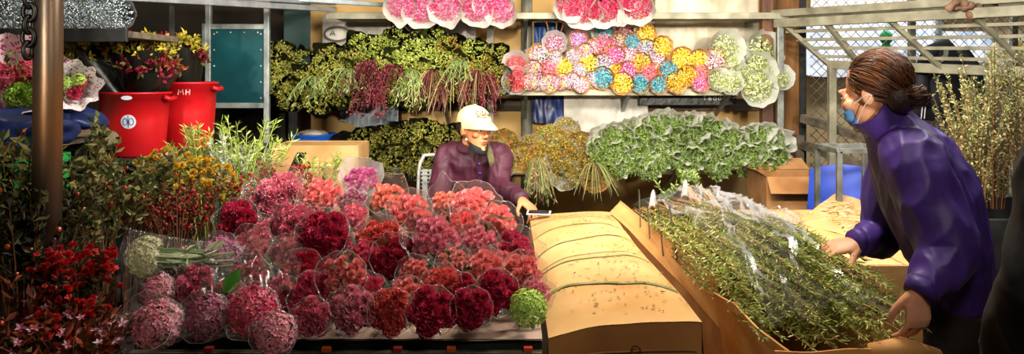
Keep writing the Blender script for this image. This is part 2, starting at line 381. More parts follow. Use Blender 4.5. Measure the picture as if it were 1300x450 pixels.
def pompom_mesh(seed, n=270, size=0.155):
    """a round head of many four-petalled florets"""
    rr = random.Random(seed); g = MB()
    for i in range(n):
        zz = 1-1.55*(i+0.5)/n; ph = i*2.39996; s = math.sqrt(max(0, 1-zz*zz))
        d = Vector((s*math.cos(ph), s*math.sin(ph), zz)); c = d*rr.uniform(0.80, 1.02)
        d = (d+Vector((rr.uniform(-.3, .3), rr.uniform(-.3, .3), rr.uniform(-.3, .3)))).normalized()
        M = frame(c, d, rr.random()*6, size*rr.uniform(.8, 1.2)); v = [(0, 0, -0.25)]; f = []
        for k in range(4):
            t = k*math.pi/2; o = len(v)
            for dt, r, z in ((-.6, .55, .1), (0, 1.0, .22), (.6, .55, .1)): v.append((r*math.cos(t+dt), r*math.sin(t+dt), z))
            f.append((0, o, o+1, o+2))
        g.add(v, f, 0, M)
    return g
def dome_mesh(seed, n=190, dot=0.085, depth=0.45, petals=5):
    """a shallow dome of tiny flowers, as in a dyed bunch seen end-on"""
    rr = random.Random(seed); g = MB()
    for i in range(n):
        r = math.sqrt((i+0.5)/n); ph = i*2.39996+rr.uniform(-.2, .2)
        c = Vector((r*math.cos(ph), r*math.sin(ph), depth*(1-r*r)+rr.uniform(-.05, .05)))
        d = Vector((c.x*0.8+rr.uniform(-.35, .35), c.y*0.8+rr.uniform(-.35, .35), 1)).normalized()
        M = frame(c, d, rr.random()*6, dot*rr.uniform(.75, 1.3))
        v = [(0, 0, 0.35)]+[(math.cos(2*math.pi*k/petals)*(1 if k % 2 else .75), math.sin(2*math.pi*k/petals)*(1 if k % 2 else .75), -0.05) for k in range(petals)]
        g.add(v, [(0, k+1, (k+1) % petals+1) for k in range(petals)], 0, M)
    return g
def leafball(seed, n=420, L=0.17, W=0.075, depth=0.9, squash=0.75, droop=0.0):
    """a bushy end of leaves: leaves on short twigs over a dome"""
    rg = np.random.default_rng(seed)
    nt = n//7; u = rg.random(nt); ph = rg.random(nt)*2*np.pi; r = np.sqrt(u)
    base = np.stack([r*np.cos(ph), r*np.sin(ph), depth*(1-r*r)*squash-0.15], 1)
    base += rg.normal(size=base.shape)*0.05
    dr = np.stack([base[:, 0]*0.9, base[:, 1]*0.9-droop, np.full(nt, 0.8)], 1)+rg.normal(size=(nt, 3))*0.3
    dr /= np.linalg.norm(dr, axis=1, keepdims=True)
    pts = []; ds = []
    for k in range(7):
        pts.append(base+dr*(k*0.045-0.1)); d = dr*0.55+rg.normal(size=dr.shape)*0.6; ds.append(d)
    g = MB(); g.leaves(np.vstack(pts), np.vstack(ds), L*rg.uniform(.7, 1.3, nt*7), W*rg.uniform(.7, 1.3, nt*7))
    return g
CACHE = {}
def cached(key, fn, m, smooth=True):
    k = (key, m.name)
    if k not in CACHE:
        if key not in CACHE: CACHE[key] = fn()
        CACHE[k] = CACHE[key].mesh(key, m, smooth)
    return CACHE[k]
def wrap_grid(seed, rim=1.25, tail=0.16, length=2.6, lip=0.35, wave=0.08, corners=4, corner=0.18, crk=0.03, cut=0.0, seg=40, back=0.0, edge=0.0):
    """cone of film or paper: tail at -length, opening at +lip; corners stand up like folded sheet corners"""
    rr = random.Random(seed); ph = rr.random()*6
    g = MB()
    def fn(u, v):
        a = u*2*math.pi; r = tail+(1.0-tail)*min(1, v/0.72)**0.85 + (rim-1.0)*max(0, (v-0.6)/0.4)**1.5
        z = -length+(length+lip)*v
        e = max(0, (v-0.55)/0.45)
        z += e*(corner*max(0, math.cos(corners*a/1.0+ph))**3 + wave*math.sin(5*a+ph*2)) + back*e*math.sin(a)
        r *= 1+crk*math.sin(9*a+4*v+ph)+crk*1.2*nz((math.cos(a)*2.5, math.sin(a)*2.5, v*4), 1.3, seed)
        r += e*0.10*corner*max(0, math.cos(corners*a+ph))**3
        return (r*math.cos(a), r*math.sin(a), z)
    g.grid(fn, seg, 12, 0, True)
    if edge:
        pts = [Vector(fn(i/seg, 1.0)) for i in range(seg)]; pts.append(pts[0]); g.tube(pts, edge, 4, 1, False)
    return g
def stems_grid(seed, n=9, length=2.6, spread=0.75, leaf=True):
    rr = random.Random(seed); g = MB()
    for i in range(n):
        r = math.sqrt((i+.5)/n)*spread; a = i*2.4
        top = Vector((r*math.cos(a), r*math.sin(a), 0.05)); bot = Vector((r*0.22*math.cos(a+.6), r*0.22*math.sin(a+.6), -length*rr.uniform(.98, 1.1)))
        g.tube([top, top.lerp(bot, .5)*1.0, bot], 0.035, 5)
        if leaf:
            k = 4; t = np.linspace(.05, .45, k)
            pts = [top.lerp(bot, q) for q in t]
            g.leaves(pts, [(math.cos(a+q*9)*.9, math.sin(a+q*9)*.9, .5) for q in t], 0.5, 0.26)
    return g

# ---- colours of the roses and carnations
def deeper(h): v = [int(h[i:i+2], 16) for i in (1, 3, 5)]; return '#%02x%02x%02x' % (int(v[0]*.97), int(v[1]*.86), int(v[2]*.88))
def petals(name, *cols):
    if name not in ('lime', 'ivory'): cols = [deeper(c) for c in cols]
    return pal('petal_'+name, cols, rough=0.5, trans=0.22, constant=False)
PC = {
 'coral': petals('coral', '#f29a92', '#f8b8b0', '#ec827c', '#fbd0c8'),
 'pink': petals('pink', '#ee9cae', '#f5bac6', '#e68299', '#f9d0d8'),
 'rose': petals('rose', '#e27e96', '#eea0b2', '#d6627f', '#f3bac6'),
 'hot': petals('hot', '#dd4a74', '#ea7092', '#cc3560', '#f096ae'),
 'crimson': petals('crimson', '#c92a58', '#dc4a72', '#b01a44', '#e6708e'),
 'red': petals('red', '#bd2844', '#d24260', '#a01a36', '#de6074'),
 'magenta': petals('magenta', '#cc72aa', '#df94c0', '#ba5898', '#eab2d2'),
 'orange': petals('orange', '#f5a184', '#f9bfa2', '#f08a70', '#fbd4bc'),
 'peach': petals('peach', '#f5b8a8', '#f9d0c2', '#ee9e90', '#fbe0d4'),
 'mauve': petals('mauve', '#b46c8a', '#cc8ea6', '#9c5074', '#dab0c0'),
 'palepink': petals('palepink', '#eaa0b2', '#f2c0ca', '#e0869c', '#f6d2da'),
 'redorange': petals('redorange', '#ea6c64', '#f28c82', '#dc5450', '#f6a89e'),
 'lime': petals('lime', '#b0d458', '#c8e670', '#98c044', '#d8ee8a'),
 'ivory': petals('ivory', '#e6e2b4', '#f1eed0', '#d8d49c', '#eef0c4'),
}
M_edge = film('film_edge_highlight', haze=.32, gloss=.08, rough=.2, hazecol='#f6e4de')  # milky ring along the rim, whitened as the edge's highlight
def wrapcached(key, fn, m):
    k = (key, m.name)
    if k not in CACHE: CACHE[k] = fn().mesh(key, [m, M_edge])
    return CACHE[k]
BLOOM = {'rose': [lambda s=s: rose_mesh(s) for s in (1, 2, 3)], 'carnation': [lambda s=s: carnation_mesh(s) for s in (4, 5, 6)], 'pompom': [lambda s=s: pompom_mesh(s) for s in (7, 8)]}
def bloom_data(kind, k, col):
    fl = BLOOM[kind]; return cached('flower_%s_%d' % (kind, k % len(fl)), fl[k % len(fl)], PC[col])
def bouquet(pos, axis, R, kind, col, label, wrap='clear', n=None, spin=None, group=None, name=None, rim=1.22, lip=0.4, length=2.4, corner=0.2, seed=0, corners=3, col2=None, cat='bouquet'):
    rr = random.Random(seed*13+5)
    t = thing(name or {'rose': 'rose_bouquet', 'carnation': 'carnation_bouquet', 'pompom': 'mum_bouquet', 'spray': 'spray_rose_bouquet'}[kind], label, cat, M=frame(pos, axis, rr.random()*6 if spin is None else spin, 1.0), group=group)
    S = Matrix.Scale(R, 4)
    if kind == 'pompom':
        link('flower', bloom_data('pompom', seed, col), t, Matrix.Translation((0, 0, -0.15*R)) @ Matrix.Scale(R*0.95, 4))
    else:
        n = n or {'rose': 19, 'carnation': 14, 'spray': 22}[kind]
        fr = {'rose': 0.30, 'carnation': 0.40, 'spray': 0.235}[kind]
        for i in range(n):
            r = math.sqrt((i+0.4)/n)*0.84; a = i*2.39996+rr.uniform(-.25, .25)
            c = Vector((r*math.cos(a), r*math.sin(a), 0.42*(1-r*r)+rr.uniform(-.09, .09)))*R
            d = Vector((r*math.cos(a)*0.85, r*math.sin(a)*0.85, 1.0))
            cc = col2 if (col2 and rr.random() < 0.4) else col
            link('flower', bloom_data('rose' if kind == 'spray' else kind, i+seed, cc), t, frame(c, d, rr.random()*6, R*fr*rr.uniform(.85, 1.15)))
    link('foliage', cached('foliage_%d' % (seed % 3), lambda: stems_grid(seed % 3, length=length), M_green), t, S)
    if wrap:
        m = {'clear': M_clear, 'pink': M_clearpink, 'milky': M_milky}[wrap]
        key = 'wrap_%d_%.2f_%.2f_%.2f_%d_%.1f' % (seed % 4, rim, lip, corner, corners, length)
        link('wrap', wrapcached(key, lambda: wrap_grid(seed % 4, rim, lip=lip, corner=corner, corners=corners, length=length, edge=.013), m), t, S)
    return t
# ================================================================ the flower table in front
TZ = 0.655
t = thing('flower_table', 'low dark table under the heap of pink and red bouquets', 'table', (-0.45, 2.91, 0))
g = MB(); g.box(-0.62, 0.535, -0.66, 0.75, TZ-0.03, TZ-0.004); g.build('table_top', pm('dark_board', '#25221e', '#100f0d', 6, 0.6, bump=0.1), t, bevel=0.004)
for x in (-0.58, 0.49):
    for y in (-0.60, 0.70):
        g = MB(); g.box(x-.025, x+.025, y-.025, y+.025, 0, TZ-0.03); g.build('leg', M_darksteel, t, bevel=0.003)
g = MB()
def skirt(u, v):
    x = -0.62+1.155*u
    return (x, -0.675-0.012*math.sin(v*3)-0.008*math.sin(u*30)*v, TZ-0.012-v*0.36)
g.grid(skirt, 60, 8)
g.build('skirt', pm('dark_oilcloth', '#1c2420', '#0d100e', 5, 0.3, bump=0.15, bscale=14), t, smooth=True)
g = MB(); g.bar((-0.62, -0.70, TZ-0.04), (0.535, -0.70, TZ-0.04), 0.03, 0.018); g.build('edge_rail', pm('olive_edge', '#5e5a44', '#2d2d22', 6, 0.4, 0.3), t, bevel=0.003)
for x, c in ((-0.40, '#8c1420'), (-0.07, '#a1490f'), (0.13, '#7a1a14'), (0.28, '#a04512'), (0.495, '#b0341c')):
    g = MB(); g.box(x-.012, x+.012, -0.712, -0.69, TZ-0.13, TZ-0.02); g.build('ribbon', pm('ribbon_'+c[1:], c, None, 5, 0.6), t)
g = MB()
def paper(u, v):
    x = -.62+.705*u; y = 2.222+.20*v
    z = TZ+0.002+0.006*nz((x*6, y*6, 0), 1, 2)+0.004
    if v < 0.02: z -= 0.012
    return (x, y, z)
g.grid(paper, 50, 8); g.grid(lambda u, v: (paper(u, v)[0], paper(u, v)[1], TZ-0.001), 2, 2)
o = g.build('paper_sheet', pm('pinkish_paper', '#b89e8e', '#96796c', 6, 0.7, bump=0.1), None, True); tag(o, 'pinkish white paper strip along the front edge of the flower table', 'paper')

def heap(px, py, dY=0.0, lift=0.0):
    k = (py-HY)/FPX; Y = (1.076+lift)/(0.18+k)+dY
    return P(px, py, Y)
# (px, py, radius px, kind, colour, axis lean x, wrap, dY, corner, label)
B = [
 (353, 252, 27, 'carnation', 'pink', -.1, 'pink', .05, .5, 'rose-pink carnation bouquet in tall brownish wrap, backmost at the left end of heap'),
 (408, 250, 22, 'rose', 'coral', 0, 'pink', .05, .5, 'coral rose bouquet in pinkish wrap, between tall carnation wrap and the magenta bouquet'),
 (459, 231, 19, 'rose', 'magenta', .1, 'milky', .10, .5, 'magenta-pink rose bouquet in milky glinting wrap, highest of the heap'),
 (447, 258, 17, 'spray', 'mauve', 0, 'clear', 0, .2, 'dusky mauve spray rose bouquet right below the highest magenta bouquet'),
 (490, 252, 20, 'spray', 'orange', .2, 'pink', 0, .4, 'orange-coral spray rose bouquet beside the dusky mauve one'),
 (522, 272, 24, 'rose', 'coral', 0, 'pink', -.02, .2, 'round coral rose bouquet behind the pink cone-wrapped bouquet'),
 (552, 304, 27, 'rose', 'pink', -.05, 'clear', -.12, .5, 'clear cone-wrapped bouquet of separate pink roses in the middle of heap'),
 (567, 261, 18, 'spray', 'orange', .2, 'clear', .05, .9, 'orange spray rose bouquet with clear pointed wrap before the seated man'),
 (602, 266, 27, 'rose', 'coral', .1, 'pink', 0, .2, 'large coral rose bouquet just below the pointed clear wrap'),
 (588, 289, 18, 'rose', 'redorange', 0, 'clear', .02, .2, 'small red-coral rose bouquet beside the pink cone-wrapped one'),
 (631, 286, 23, 'rose', 'coral', .3, 'clear', .0, .3, 'coral-pink rose bouquet with a white label strip on its wrap'),
 (653, 318, 20, 'carnation', 'hot', .4, 'clear', .0, .6, 'hot pink carnation bouquet at the right edge beside the long carton'),
 (607, 311, 23, 'spray', 'pink', .1, 'clear', -.03, .2, 'pink spray rose bouquet below the label-strip bouquet'),
 (662, 350, 24, 'rose', 'coral', .3, 'clear', -.05, .3, 'coral-pink rose bouquet on right edge, above the pale one near lime mums'),
 (680, 374, 18, 'spray', 'palepink', .5, 'clear', -.03, .3, 'pale pink spray rose bouquet right above the lime green mums'),
 (630, 373, 24, 'carnation', 'crimson', .1, 'clear', -.06, .2, 'bright crimson carnation bouquet left of the lime green mums'),
 (598, 397, 22, 'carnation', 'crimson', .1, 'clear', -.06, .2, 'crimson carnation bouquet on table edge below the bright crimson one'),
 (671, 398, 22, 'pompom', 'lime', .2, None, -.06, .2, 'lime green mum bouquet at the right front corner of table'),
 (436, 353, 26, 'spray', 'coral', -.05, 'clear', -.14, .3, 'spray bouquet of dark coral rosebuds in the middle of the heap'),
 (414, 304, 29, 'carnation', 'crimson', -.1, 'clear', -.06, .3, 'big crimson carnation bouquet under a plastic fold, left of centre'),
 (304, 283, 23, 'carnation', 'crimson', -.1, 'clear', .0, .2, 'dark crimson carnation bouquet at left end below the tall brownish wrap'),
 (279, 325, 23, 'pompom', 'magenta', -.2, 'clear', -.04, .2, 'purple-pink mum bouquet at the left end beside the white bunch'),
 (321, 318, 24, 'rose', 'rose', -.1, 'clear', .0, .2, 'rosy pink rose bouquet right of the purple-pink mums'),
 (375, 288, 24, 'carnation', 'rose', -.1, 'clear', .0, .2, 'rose-pink carnation bouquet between dark crimson and big crimson bouquets'),
 (366, 322, 19, 'rose', 'rose', 0, 'clear', .02, .2, 'small rosy bouquet left of the big crimson one'),
 (318, 354, 24, 'spray', 'rose', -.1, 'clear', -.03, .2, 'dusty rose spray bouquet with a bright green leaf at its side'),
 (197, 412, 28, 'pompom', 'palepink', -.4, 'clear', -.05, .4, 'pale pink round mum head overhanging the far left table corner'),
 (200, 371, 20, 'pompom', 'palepink', -.4, 'clear', .02, .4, 'dusky pink mum head above the pale pink one at left'),
 (262, 409, 26, 'pompom', 'mauve', -.1, 'clear', -.03, .2, 'mauve-pink mum bouquet on table edge, second mum from the left corner'),
 (321, 402, 29, 'pompom', 'hot', 0, 'clear', -.08, .2, 'deep magenta round mum bouquet on the table edge'),
 (349, 424, 24, 'pompom', 'palepink', 0, 'clear', -.06, .2, 'pink mum head hanging over the front edge of table'),
 (250, 366, 24, 'carnation', 'rose', -.2, 'clear', .02, .2, 'dark rose carnation bouquet below the white bunch'),
 (386, 346, 23, 'carnation', 'red', 0, 'clear', .04, .2, 'dusky red carnation bouquet left of the dark coral rosebuds'),
 (401, 381, 27, 'carnation', 'hot', 0, 'clear', .0, .2, 'wide crimson-pink carnation bouquet below the dark coral rosebuds'),
 (468, 374, 22, 'rose', 'hot', 0, 'clear', .03, .2, 'deep pink rose bouquet right of the dark coral rosebuds'),
 (398, 410, 21, 'carnation', 'rose', 0, 'clear', -.02, .2, 'dusky rose carnation bouquet on the table edge right of the hanging mum'),
 (447, 402, 25, 'carnation', 'palepink', 0, 'clear', -.04, .2, 'pale dusky carnation bouquet on the table edge below the rosebuds'),
 (497, 402, 24, 'carnation', 'redorange', 0, 'clear', -.04, .2, 'bright red-coral carnation bouquet on the middle of table edge'),
 (549, 402, 26, 'carnation', 'crimson', 0, 'clear', -.04, .2, 'dark crimson carnation bouquet on the table edge right of the red-coral one'),
 (528, 350, 20, 'spray', 'coral', 0, 'clear', .0, .2, 'spray bouquet of coral rosebuds below the pink cone-wrapped bouquet'),
 (577, 336, 20, 'spray', 'peach', .1, 'clear', -.03, .2, 'peach spray rose bouquet with pale open buds at centre right'),
 (562, 364, 22, 'rose', 'redorange', 0, 'clear', .0, .2, 'orange-red rose bouquet below the peach spray roses'),
 (518, 376, 20, 'rose', 'coral', 0, 'clear', .02, .2, 'pale coral rose bouquet above the bright red-coral carnations'),
 (482, 306, 24, 'carnation', 'redorange', 0, 'pink', -.02, .3, 'red-coral carnation bouquet under pinkish plastic left of the pink cone'),
 (447, 280, 19, 'rose', 'rose', 0, 'pink', .04, .3, 'rose-pink bouquet below the dusky mauve spray roses'),
 (502, 330, 25, 'carnation', 'red', 0, 'clear', .05, .2, 'dark red carnation bouquet in shade left of the coral rosebuds'),
 (614, 345, 23, 'rose', 'coral', .1, 'clear', .0, .2, 'coral rose bouquet between the peach spray roses and the right edge'),
 (585, 372, 20, 'carnation', 'red', 0, 'clear', .04, .2, 'dark red carnation bouquet left of the bright crimson one'),
 (230, 338, 19, 'carnation', 'hot', -.3, 'clear', .05, .2, 'dark pink carnation bouquet tucked behind the white bunch'),
 (356, 376, 22, 'carnation', 'rose', 0, 'clear', .04, .2, 'dusty rose carnation bouquet above the pink hanging mum'),
 (294, 384, 22, 'carnation', 'hot', -.1, 'clear', .04, .2, 'dark pink carnation bouquet above the deep magenta mums'),
 (640, 332, 18, 'rose', 'coral', .2, 'clear', .05, .2, 'small coral rose bouquet under the hot pink carnations'),
 (462, 330, 19, 'rose', 'hot', .0, 'clear', .06, .2, 'deep pink rose bouquet in shade right of the big crimson one'),
 (336, 296, 17, 'rose', 'rose', -.1, 'clear', .06, .2, 'small rose-pink bouquet right of the dark crimson carnations'),
]
for i, (px, py, rp, kind, col, ax, wr, dY, cor, lab) in enumerate(B):
    if py > 384 and py < 411: py -= 6
    p = heap(px, py, dY); R = rp/FPX*p.y*1.17
    t_ = (p.y-2.2)/1.3
    axis = Vector((ax*0.8+random.uniform(-.1, .1), -1.0+0.25*t_, 0.30+0.45*t_+random.uniform(-.08, .12)))
    length = min(2.4, max(1.0, (p.z-TZ-0.01)/(R*max(0.2, axis.normalized().z))))
    bouquet(p, axis, R, kind, col, lab, wr, seed=i, corner=cor, lip=0.35+cor*0.6, length=round(length*2)/2, group='bouquets heaped on the front table', rim=1.25 if cor > .3 else 1.06)
M_sheetfilm = film('thin_sheet_film', haze=.018, gloss=.012, rough=.2, bump=.8, bscale=9)
# clear plastic sheets thrown over the heap
def drape(name, label, pts_px, m, dY=-0.06, nu=26, nv=14, rough=.02, seed=1):
    """film sheet over four photo corners (top-left, top-right, bottom-right, bottom-left) laid on the heap"""
    q = [heap(x, y, dY) for x, y in pts_px]
    def fn(u, v):
        a = q[0].lerp(q[1], u); c = q[3].lerp(q[2], u); p = a.lerp(c, v)
        n = nz((u*5, v*4, 0), 1, seed)*rough+nz((u*14, v*9, 1), 1, seed)*rough*0.5
        return (p.x+n*.3, p.y-n-0.03*math.sin(math.pi*u)*math.sin(math.pi*v), p.z+n+0.05*math.sin(math.pi*u)*math.sin(math.pi*v))
    g = MB(); g.grid(fn, nu, nv); o = g.build(name, m, None, True); return tag(o, label, 'plastic sheet')
drape('plastic_sheet', 'clear plastic sheet over the left bouquets of the heap', ((265, 296), (385, 300), (380, 372), (250, 380)), M_sheetfilm, -.10, seed=3, rough=.035)
# white label strip on the wrap
g = MB(); a = heap(636, 277, -.13); rot = Matrix.Translation(a) @ Matrix.Rotation(-0.5, 4, 'X') @ Matrix.Rotation(.1, 4, 'Z')
g.grid(lambda u, v: (0.10*(u-.5), 0.035*(v-.5), 0.006*math.sin(u*7)+.002), 10, 3, 0); 
o = g.build('label_strip', pm('white_label', '#f2f0ee', '#cfd3dc', 20, 0.35, coat=.4), None, True); o.matrix_world = rot; tag(o, 'white label strip lying on the coral-pink bouquet wrap', 'label')
# white bunch laid on its side at the left, in clear film
p = heap(222, 318, -.05)
t = thing('white_flower_bunch', 'white flower bunch lying sideways in clear film at left end of heap', 'bouquet', M=frame(P(188, 326, 2.5), (-1, -.25, .12), 0, 1))
link('flower', bloom_data('pompom', 3, 'ivory'), t, Matrix.Scale(0.066, 4))
g = MB()
for k in range(14):
    a = k*2.4; r = .035*math.sqrt(k/14)
    g.tube([(r*math.cos(a), r*math.sin(a), 0), (r*1.0*math.cos(a), r*math.sin(a), -.12), (r*1.3*math.cos(a+1), r*1.2*math.sin(a+1), -.26)], 0.0035, 5)
g.leaves([(random.uniform(-.03, .03), random.uniform(-.03, .03), -random.uniform(.03, .2)) for _ in range(50)], RNG.normal(size=(50, 3))*.5+np.array([0, 0, -.5]), .06, .018)
g.build('foliage', pal('pale_stems', ['#9db57c', '#c3cf9e', '#7d9a63', '#d9dcc0'], trans=.1), t)
link('wrap', cached('wrap_side', lambda: wrap_grid(2, 1.25, tail=.75, lip=1.0, corner=.4, length=4.6), film('clear_film_bright', haze=.025, gloss=.06, rough=.16)), t, Matrix.Scale(0.066, 4))
# green leaf
g = MB(); g.grid(lambda u, v: ((u-.5)*.040*math.sin(math.pi*min(.97, v*.9+.08)), .012*math.cos(u*3)-.03*v*v, .065*v), 6, 10)
o = g.build('green_leaf', pal('bright_leaf', ['#4f9a3a', '#5aa842'], trans=.3), None, True); o.location = heap(287, 372, -.12); o.rotation_euler = (-.5, .5, .4)
tag(o, 'broad bright green leaf among the dusty rose bouquets', 'leaf')
# ================================================================ bunches on the back shelves
M_kraft = pm('kraft_paper', '#e0b070', '#c9955a', 6, 0.7, bump=0.1, bscale=30)
M_wpaper = pal('white_wrap', ['#ece9e2', '#e4e0d8', '#f2f0ec'], rough=0.6, trans=0.35)
M_palewrap = pal('pale_wrap', ['#dfe2d2', '#e9ebdf', '#d6dac6'], rough=0.5, trans=0.4)
def label_row(rows, fmt, sub=None):
    """rows: dicts with 'c' (colour words) and px; gives each 'nth ... from the left' within its colour"""
    by = {}
    for r in rows: by.setdefault(r['c'], []).append(r)
    for c, rs in by.items():
        rs.sort(key=lambda r: (r['px'], r['py']))
        for i, r in enumerate(rs):
            r['label'] = fmt(c, i, len(rs))
D = {  # palettes of the dyed bunches
 'teal': ['#2f9dbd', '#57b7cf', '#1f86a8', '#7cc9da', '#3a8f6f'], 'yellow': ['#f0d22a', '#f6e25a', '#e2b916', '#f9ec86', '#c9b43a'],
 'golden yellow': ['#e3ae22', '#efc544', '#c9931a', '#f0d25f', '#a8882c'], 'lilac': ['#c687cf', '#dca6df', '#b06dc0', '#ead0ea', '#8f9fd0'],
 'mauve-pink': ['#b5527f', '#d487a8', '#9c3f6c', '#e6b6c8', '#e9dde0'], 'magenta-pink': ['#d8489a', '#e673b4', '#c2347f', '#ef9fca', '#f0c7dc'],
 'pink and teal': ['#d96a9c', '#e89bbd', '#5fb3b8', '#86c8c6', '#f0d3dc', '#8a78bb', '#c9d6b0'], 'pink and orange': ['#e0588f', '#ee8a5c', '#f2a877', '#dd4b73', '#e882b4', '#c75fa8'],
 'multicoloured': ['#e27ba8', '#77bcc6', '#efc75a', '#b47fc6', '#e9e0d8', '#8fbf7a', '#ee9460', '#c94f74'], 'pale pink': ['#e3a3bd', '#efc8d6', '#d884a8', '#f4e0e6', '#bcd0b8'],
 'dusty rose': ['#b56d78', '#cf96a0', '#9b5662', '#ddbcc0', '#8b7a5a'], 'red': ['#d8303f', '#e4525c', '#c01f30', '#ee7d80'], 'lilac and yellow': ['#b99ad8', '#e6d98a', '#d7c6ea', '#7fb0c9', '#efe8d2', '#e0a0c8'],
 'pale green': ['#a9b26a', '#c6cc90', '#8d9a50', '#dde0b4', '#6f7d3c']}
PD = {k: pal('dyed_'+k.replace(' ', '_'), v, rough=.6, trans=.15) for k, v in D.items()}
DOMES = [lambda s=s: dome_mesh(s) for s in (11, 12, 13)]
past = [(655, 82, 13, 'red', 'w'), (656, 103, 14, 'red', 'w'), (704, 55, 12, 'mauve-pink', 'w'), (734, 50, 11, 'lilac', 'k'), (684, 70, 13, 'lilac and yellow', 'k'),
 (705, 75, 10, 'pink and teal', 'k'), (728, 72, 10, 'pink and teal', 'k'), (715, 85, 12, 'yellow', 'k'), (747, 82, 13, 'yellow', 'k'), (677, 88, 11, 'multicoloured', 'k'), (697, 88, 12, 'pink and orange', 'k'),
 (734, 91, 11, 'pink and teal', 'k'), (672, 104, 10, 'multicoloured', 'k'), (685, 105, 10, 'pink and teal', 'k'), (699, 106, 11, 'multicoloured', 'k'), (713, 104, 10, 'multicoloured', 'k'), (726, 103, 10, 'pink and teal', 'k'), (738, 108, 10, 'pale pink', 'k'),
 (743, 66, 10, 'multicoloured', 'k'), (766, 39, 12, 'teal', 'w'), (792, 40, 11, 'dusty rose', 'k'), (820, 44, 12, 'yellow', 'k'), (767, 57, 14, 'pink and orange', 'k'), (786, 53, 10, 'multicoloured', 'k'), (803, 53, 10, 'teal', 'k'), (841, 60, 13, 'yellow', 'k'),
 (820, 64, 13, 'pink and teal', 'k'), (781, 70, 11, 'magenta-pink', 'k'), (799, 71, 12, 'pale pink', 'k'), (814, 80, 12, 'golden yellow', 'k'), (766, 82, 13, 'pink and teal', 'k'), (834, 77, 11, 'pale pink', 'k'),
 (798, 91, 12, 'magenta-pink', 'k'), (824, 92, 12, 'pink and orange', 'k'), (782, 91, 10, 'golden yellow', 'k'), (765, 99, 13, 'teal', 'k'), (790, 106, 13, 'yellow', 'k'), (813, 106, 12, 'teal', 'k'), (837, 108, 11, 'teal', 'k'), (850, 90, 13, 'teal', 'k'), (858, 105, 13, 'golden yellow', 'k'),
 (866, 74, 13, 'yellow', 'k'), (887, 76, 12, 'yellow', 'k'), (873, 96, 12, 'golden yellow', 'k'), (889, 92, 10, 'pink and orange', 'k'), (889, 106, 11, 'magenta-pink', 'k'), (907, 76, 14, 'pale pink', 'k'), (753, 101, 10, 'pink and teal', 'k'), (752, 60, 9, 'pale pink', 'k'),
 (921, 62, 18, 'pale green', 'p'), (967, 66, 20, 'pale green', 'p'), (931, 82, 11, 'pale green', 'p'), (962, 88, 17, 'pale green', 'p'), (912, 102, 12, 'pale green', 'p'), (927, 106, 12, 'pale green', 'p'), (945, 98, 11, 'pale green', 'p'), (962, 112, 18, 'pale green', 'p'), (990, 99, 13, 'pale green', 'p')]
rows = [dict(px=a, py=b_, r=r, c=c, w=w) for a, b_, r, c, w in past]
label_row(rows, lambda c, i, n: ('%s flower bunch on middle shelf, %s of its colour from the left' % (c, ORD[i+1]) if n > 1 else 'the only %s flower bunch on the middle shelf' % c))
for i, r in enumerate(rows):
    up = (115-r['py'])/80.0
    Y = 5.52+0.16*up+random.uniform(-.02, .02); p = P(r['px'], r['py'], Y); R = r['r']/FPX*Y*1.04
    ax = Vector(((r['px']-800)/900+random.uniform(-.3, .3), -1, random.uniform(-.05, .35)))
    t = thing('wrapped_flower_bunch', r['label'], 'flower bunch', M=frame(p, ax, random.random()*6), group='dyed bunches on the middle shelf')
    link('flower_head', cached('flower_head_%d' % (i % 3), DOMES[i % 3], PD[r['c']], False), t, Matrix.Diagonal((R*.96, R*.96, R*.8, 1)))
    wm = {'k': M_kraft, 'w': M_wpaper, 'p': M_palewrap}[r['w']]
    big = r['w'] != 'k'
    key = 'kraft_wrap_%d_%d' % (i % 3, big)
    link('wrap', cached(key, lambda: wrap_grid(i % 3, 1.30 if big else 1.12, tail=.3, length=2.2, lip=.42 if big else .18, wave=.12 if big else .04, corner=.22 if big else .08, corners=5), wm), t, Matrix.Scale(R, 4))
# thin brown twigs standing behind the mauve bunch
for k, (x0, x1, yt) in enumerate(((697, 690, 25), (704, 706, 22), (709, 716, 26))):
    g = MB(); a, c = P(x0, 50, 5.75), P(x1, yt-8, 5.75); g.tube([a, a.lerp(c, .5)+Vector((.01, 0, 0)), c], .006, 5)
    o = g.build('bamboo_stick', M_wood, None, True); tag(o, 'thin brown stick behind the mauve-pink bunch, %s of three from the left' % ORD[k+1], 'stick', 'sticks behind the mauve-pink bunch')

# bright pink bunches over the upper shelf
PK = {'bright pink': pal('top_pink', ['#e2447f', '#ee6c9c', '#d02f6c', '#f48fb4'], trans=.2), 'crimson-pink': pal('top_crimson', ['#c81c4d', '#dd3b66', '#ad123e', '#e55c80'], trans=.2)}
top = [(508, 8, 17, 'bright pink'), (535, 12, 19, 'bright pink'), (566, 10, 18, 'bright pink'), (588, 2, 14, 'bright pink'), (605, 12, 17, 'bright pink'), (626, -2, 20, 'bright pink'), (636, 13, 17, 'bright pink'),
       (722, 6, 16, 'crimson-pink'), (740, 12, 20, 'crimson-pink'), (768, 13, 18, 'crimson-pink'), (754, -6, 18, 'crimson-pink'), (787, 2, 20, 'crimson-pink'), (809, 8, 19, 'crimson-pink'), (550, -12, 18, 'bright pink'), (798, -14, 18, 'crimson-pink')]
rows = [dict(px=a, py=b_, r=r, c=c) for a, b_, r, c in top]
label_row(rows, lambda c, i, n: '%s bunch in white paper on upper shelf, %s of its colour from the left' % (c, ORD[i+1]))
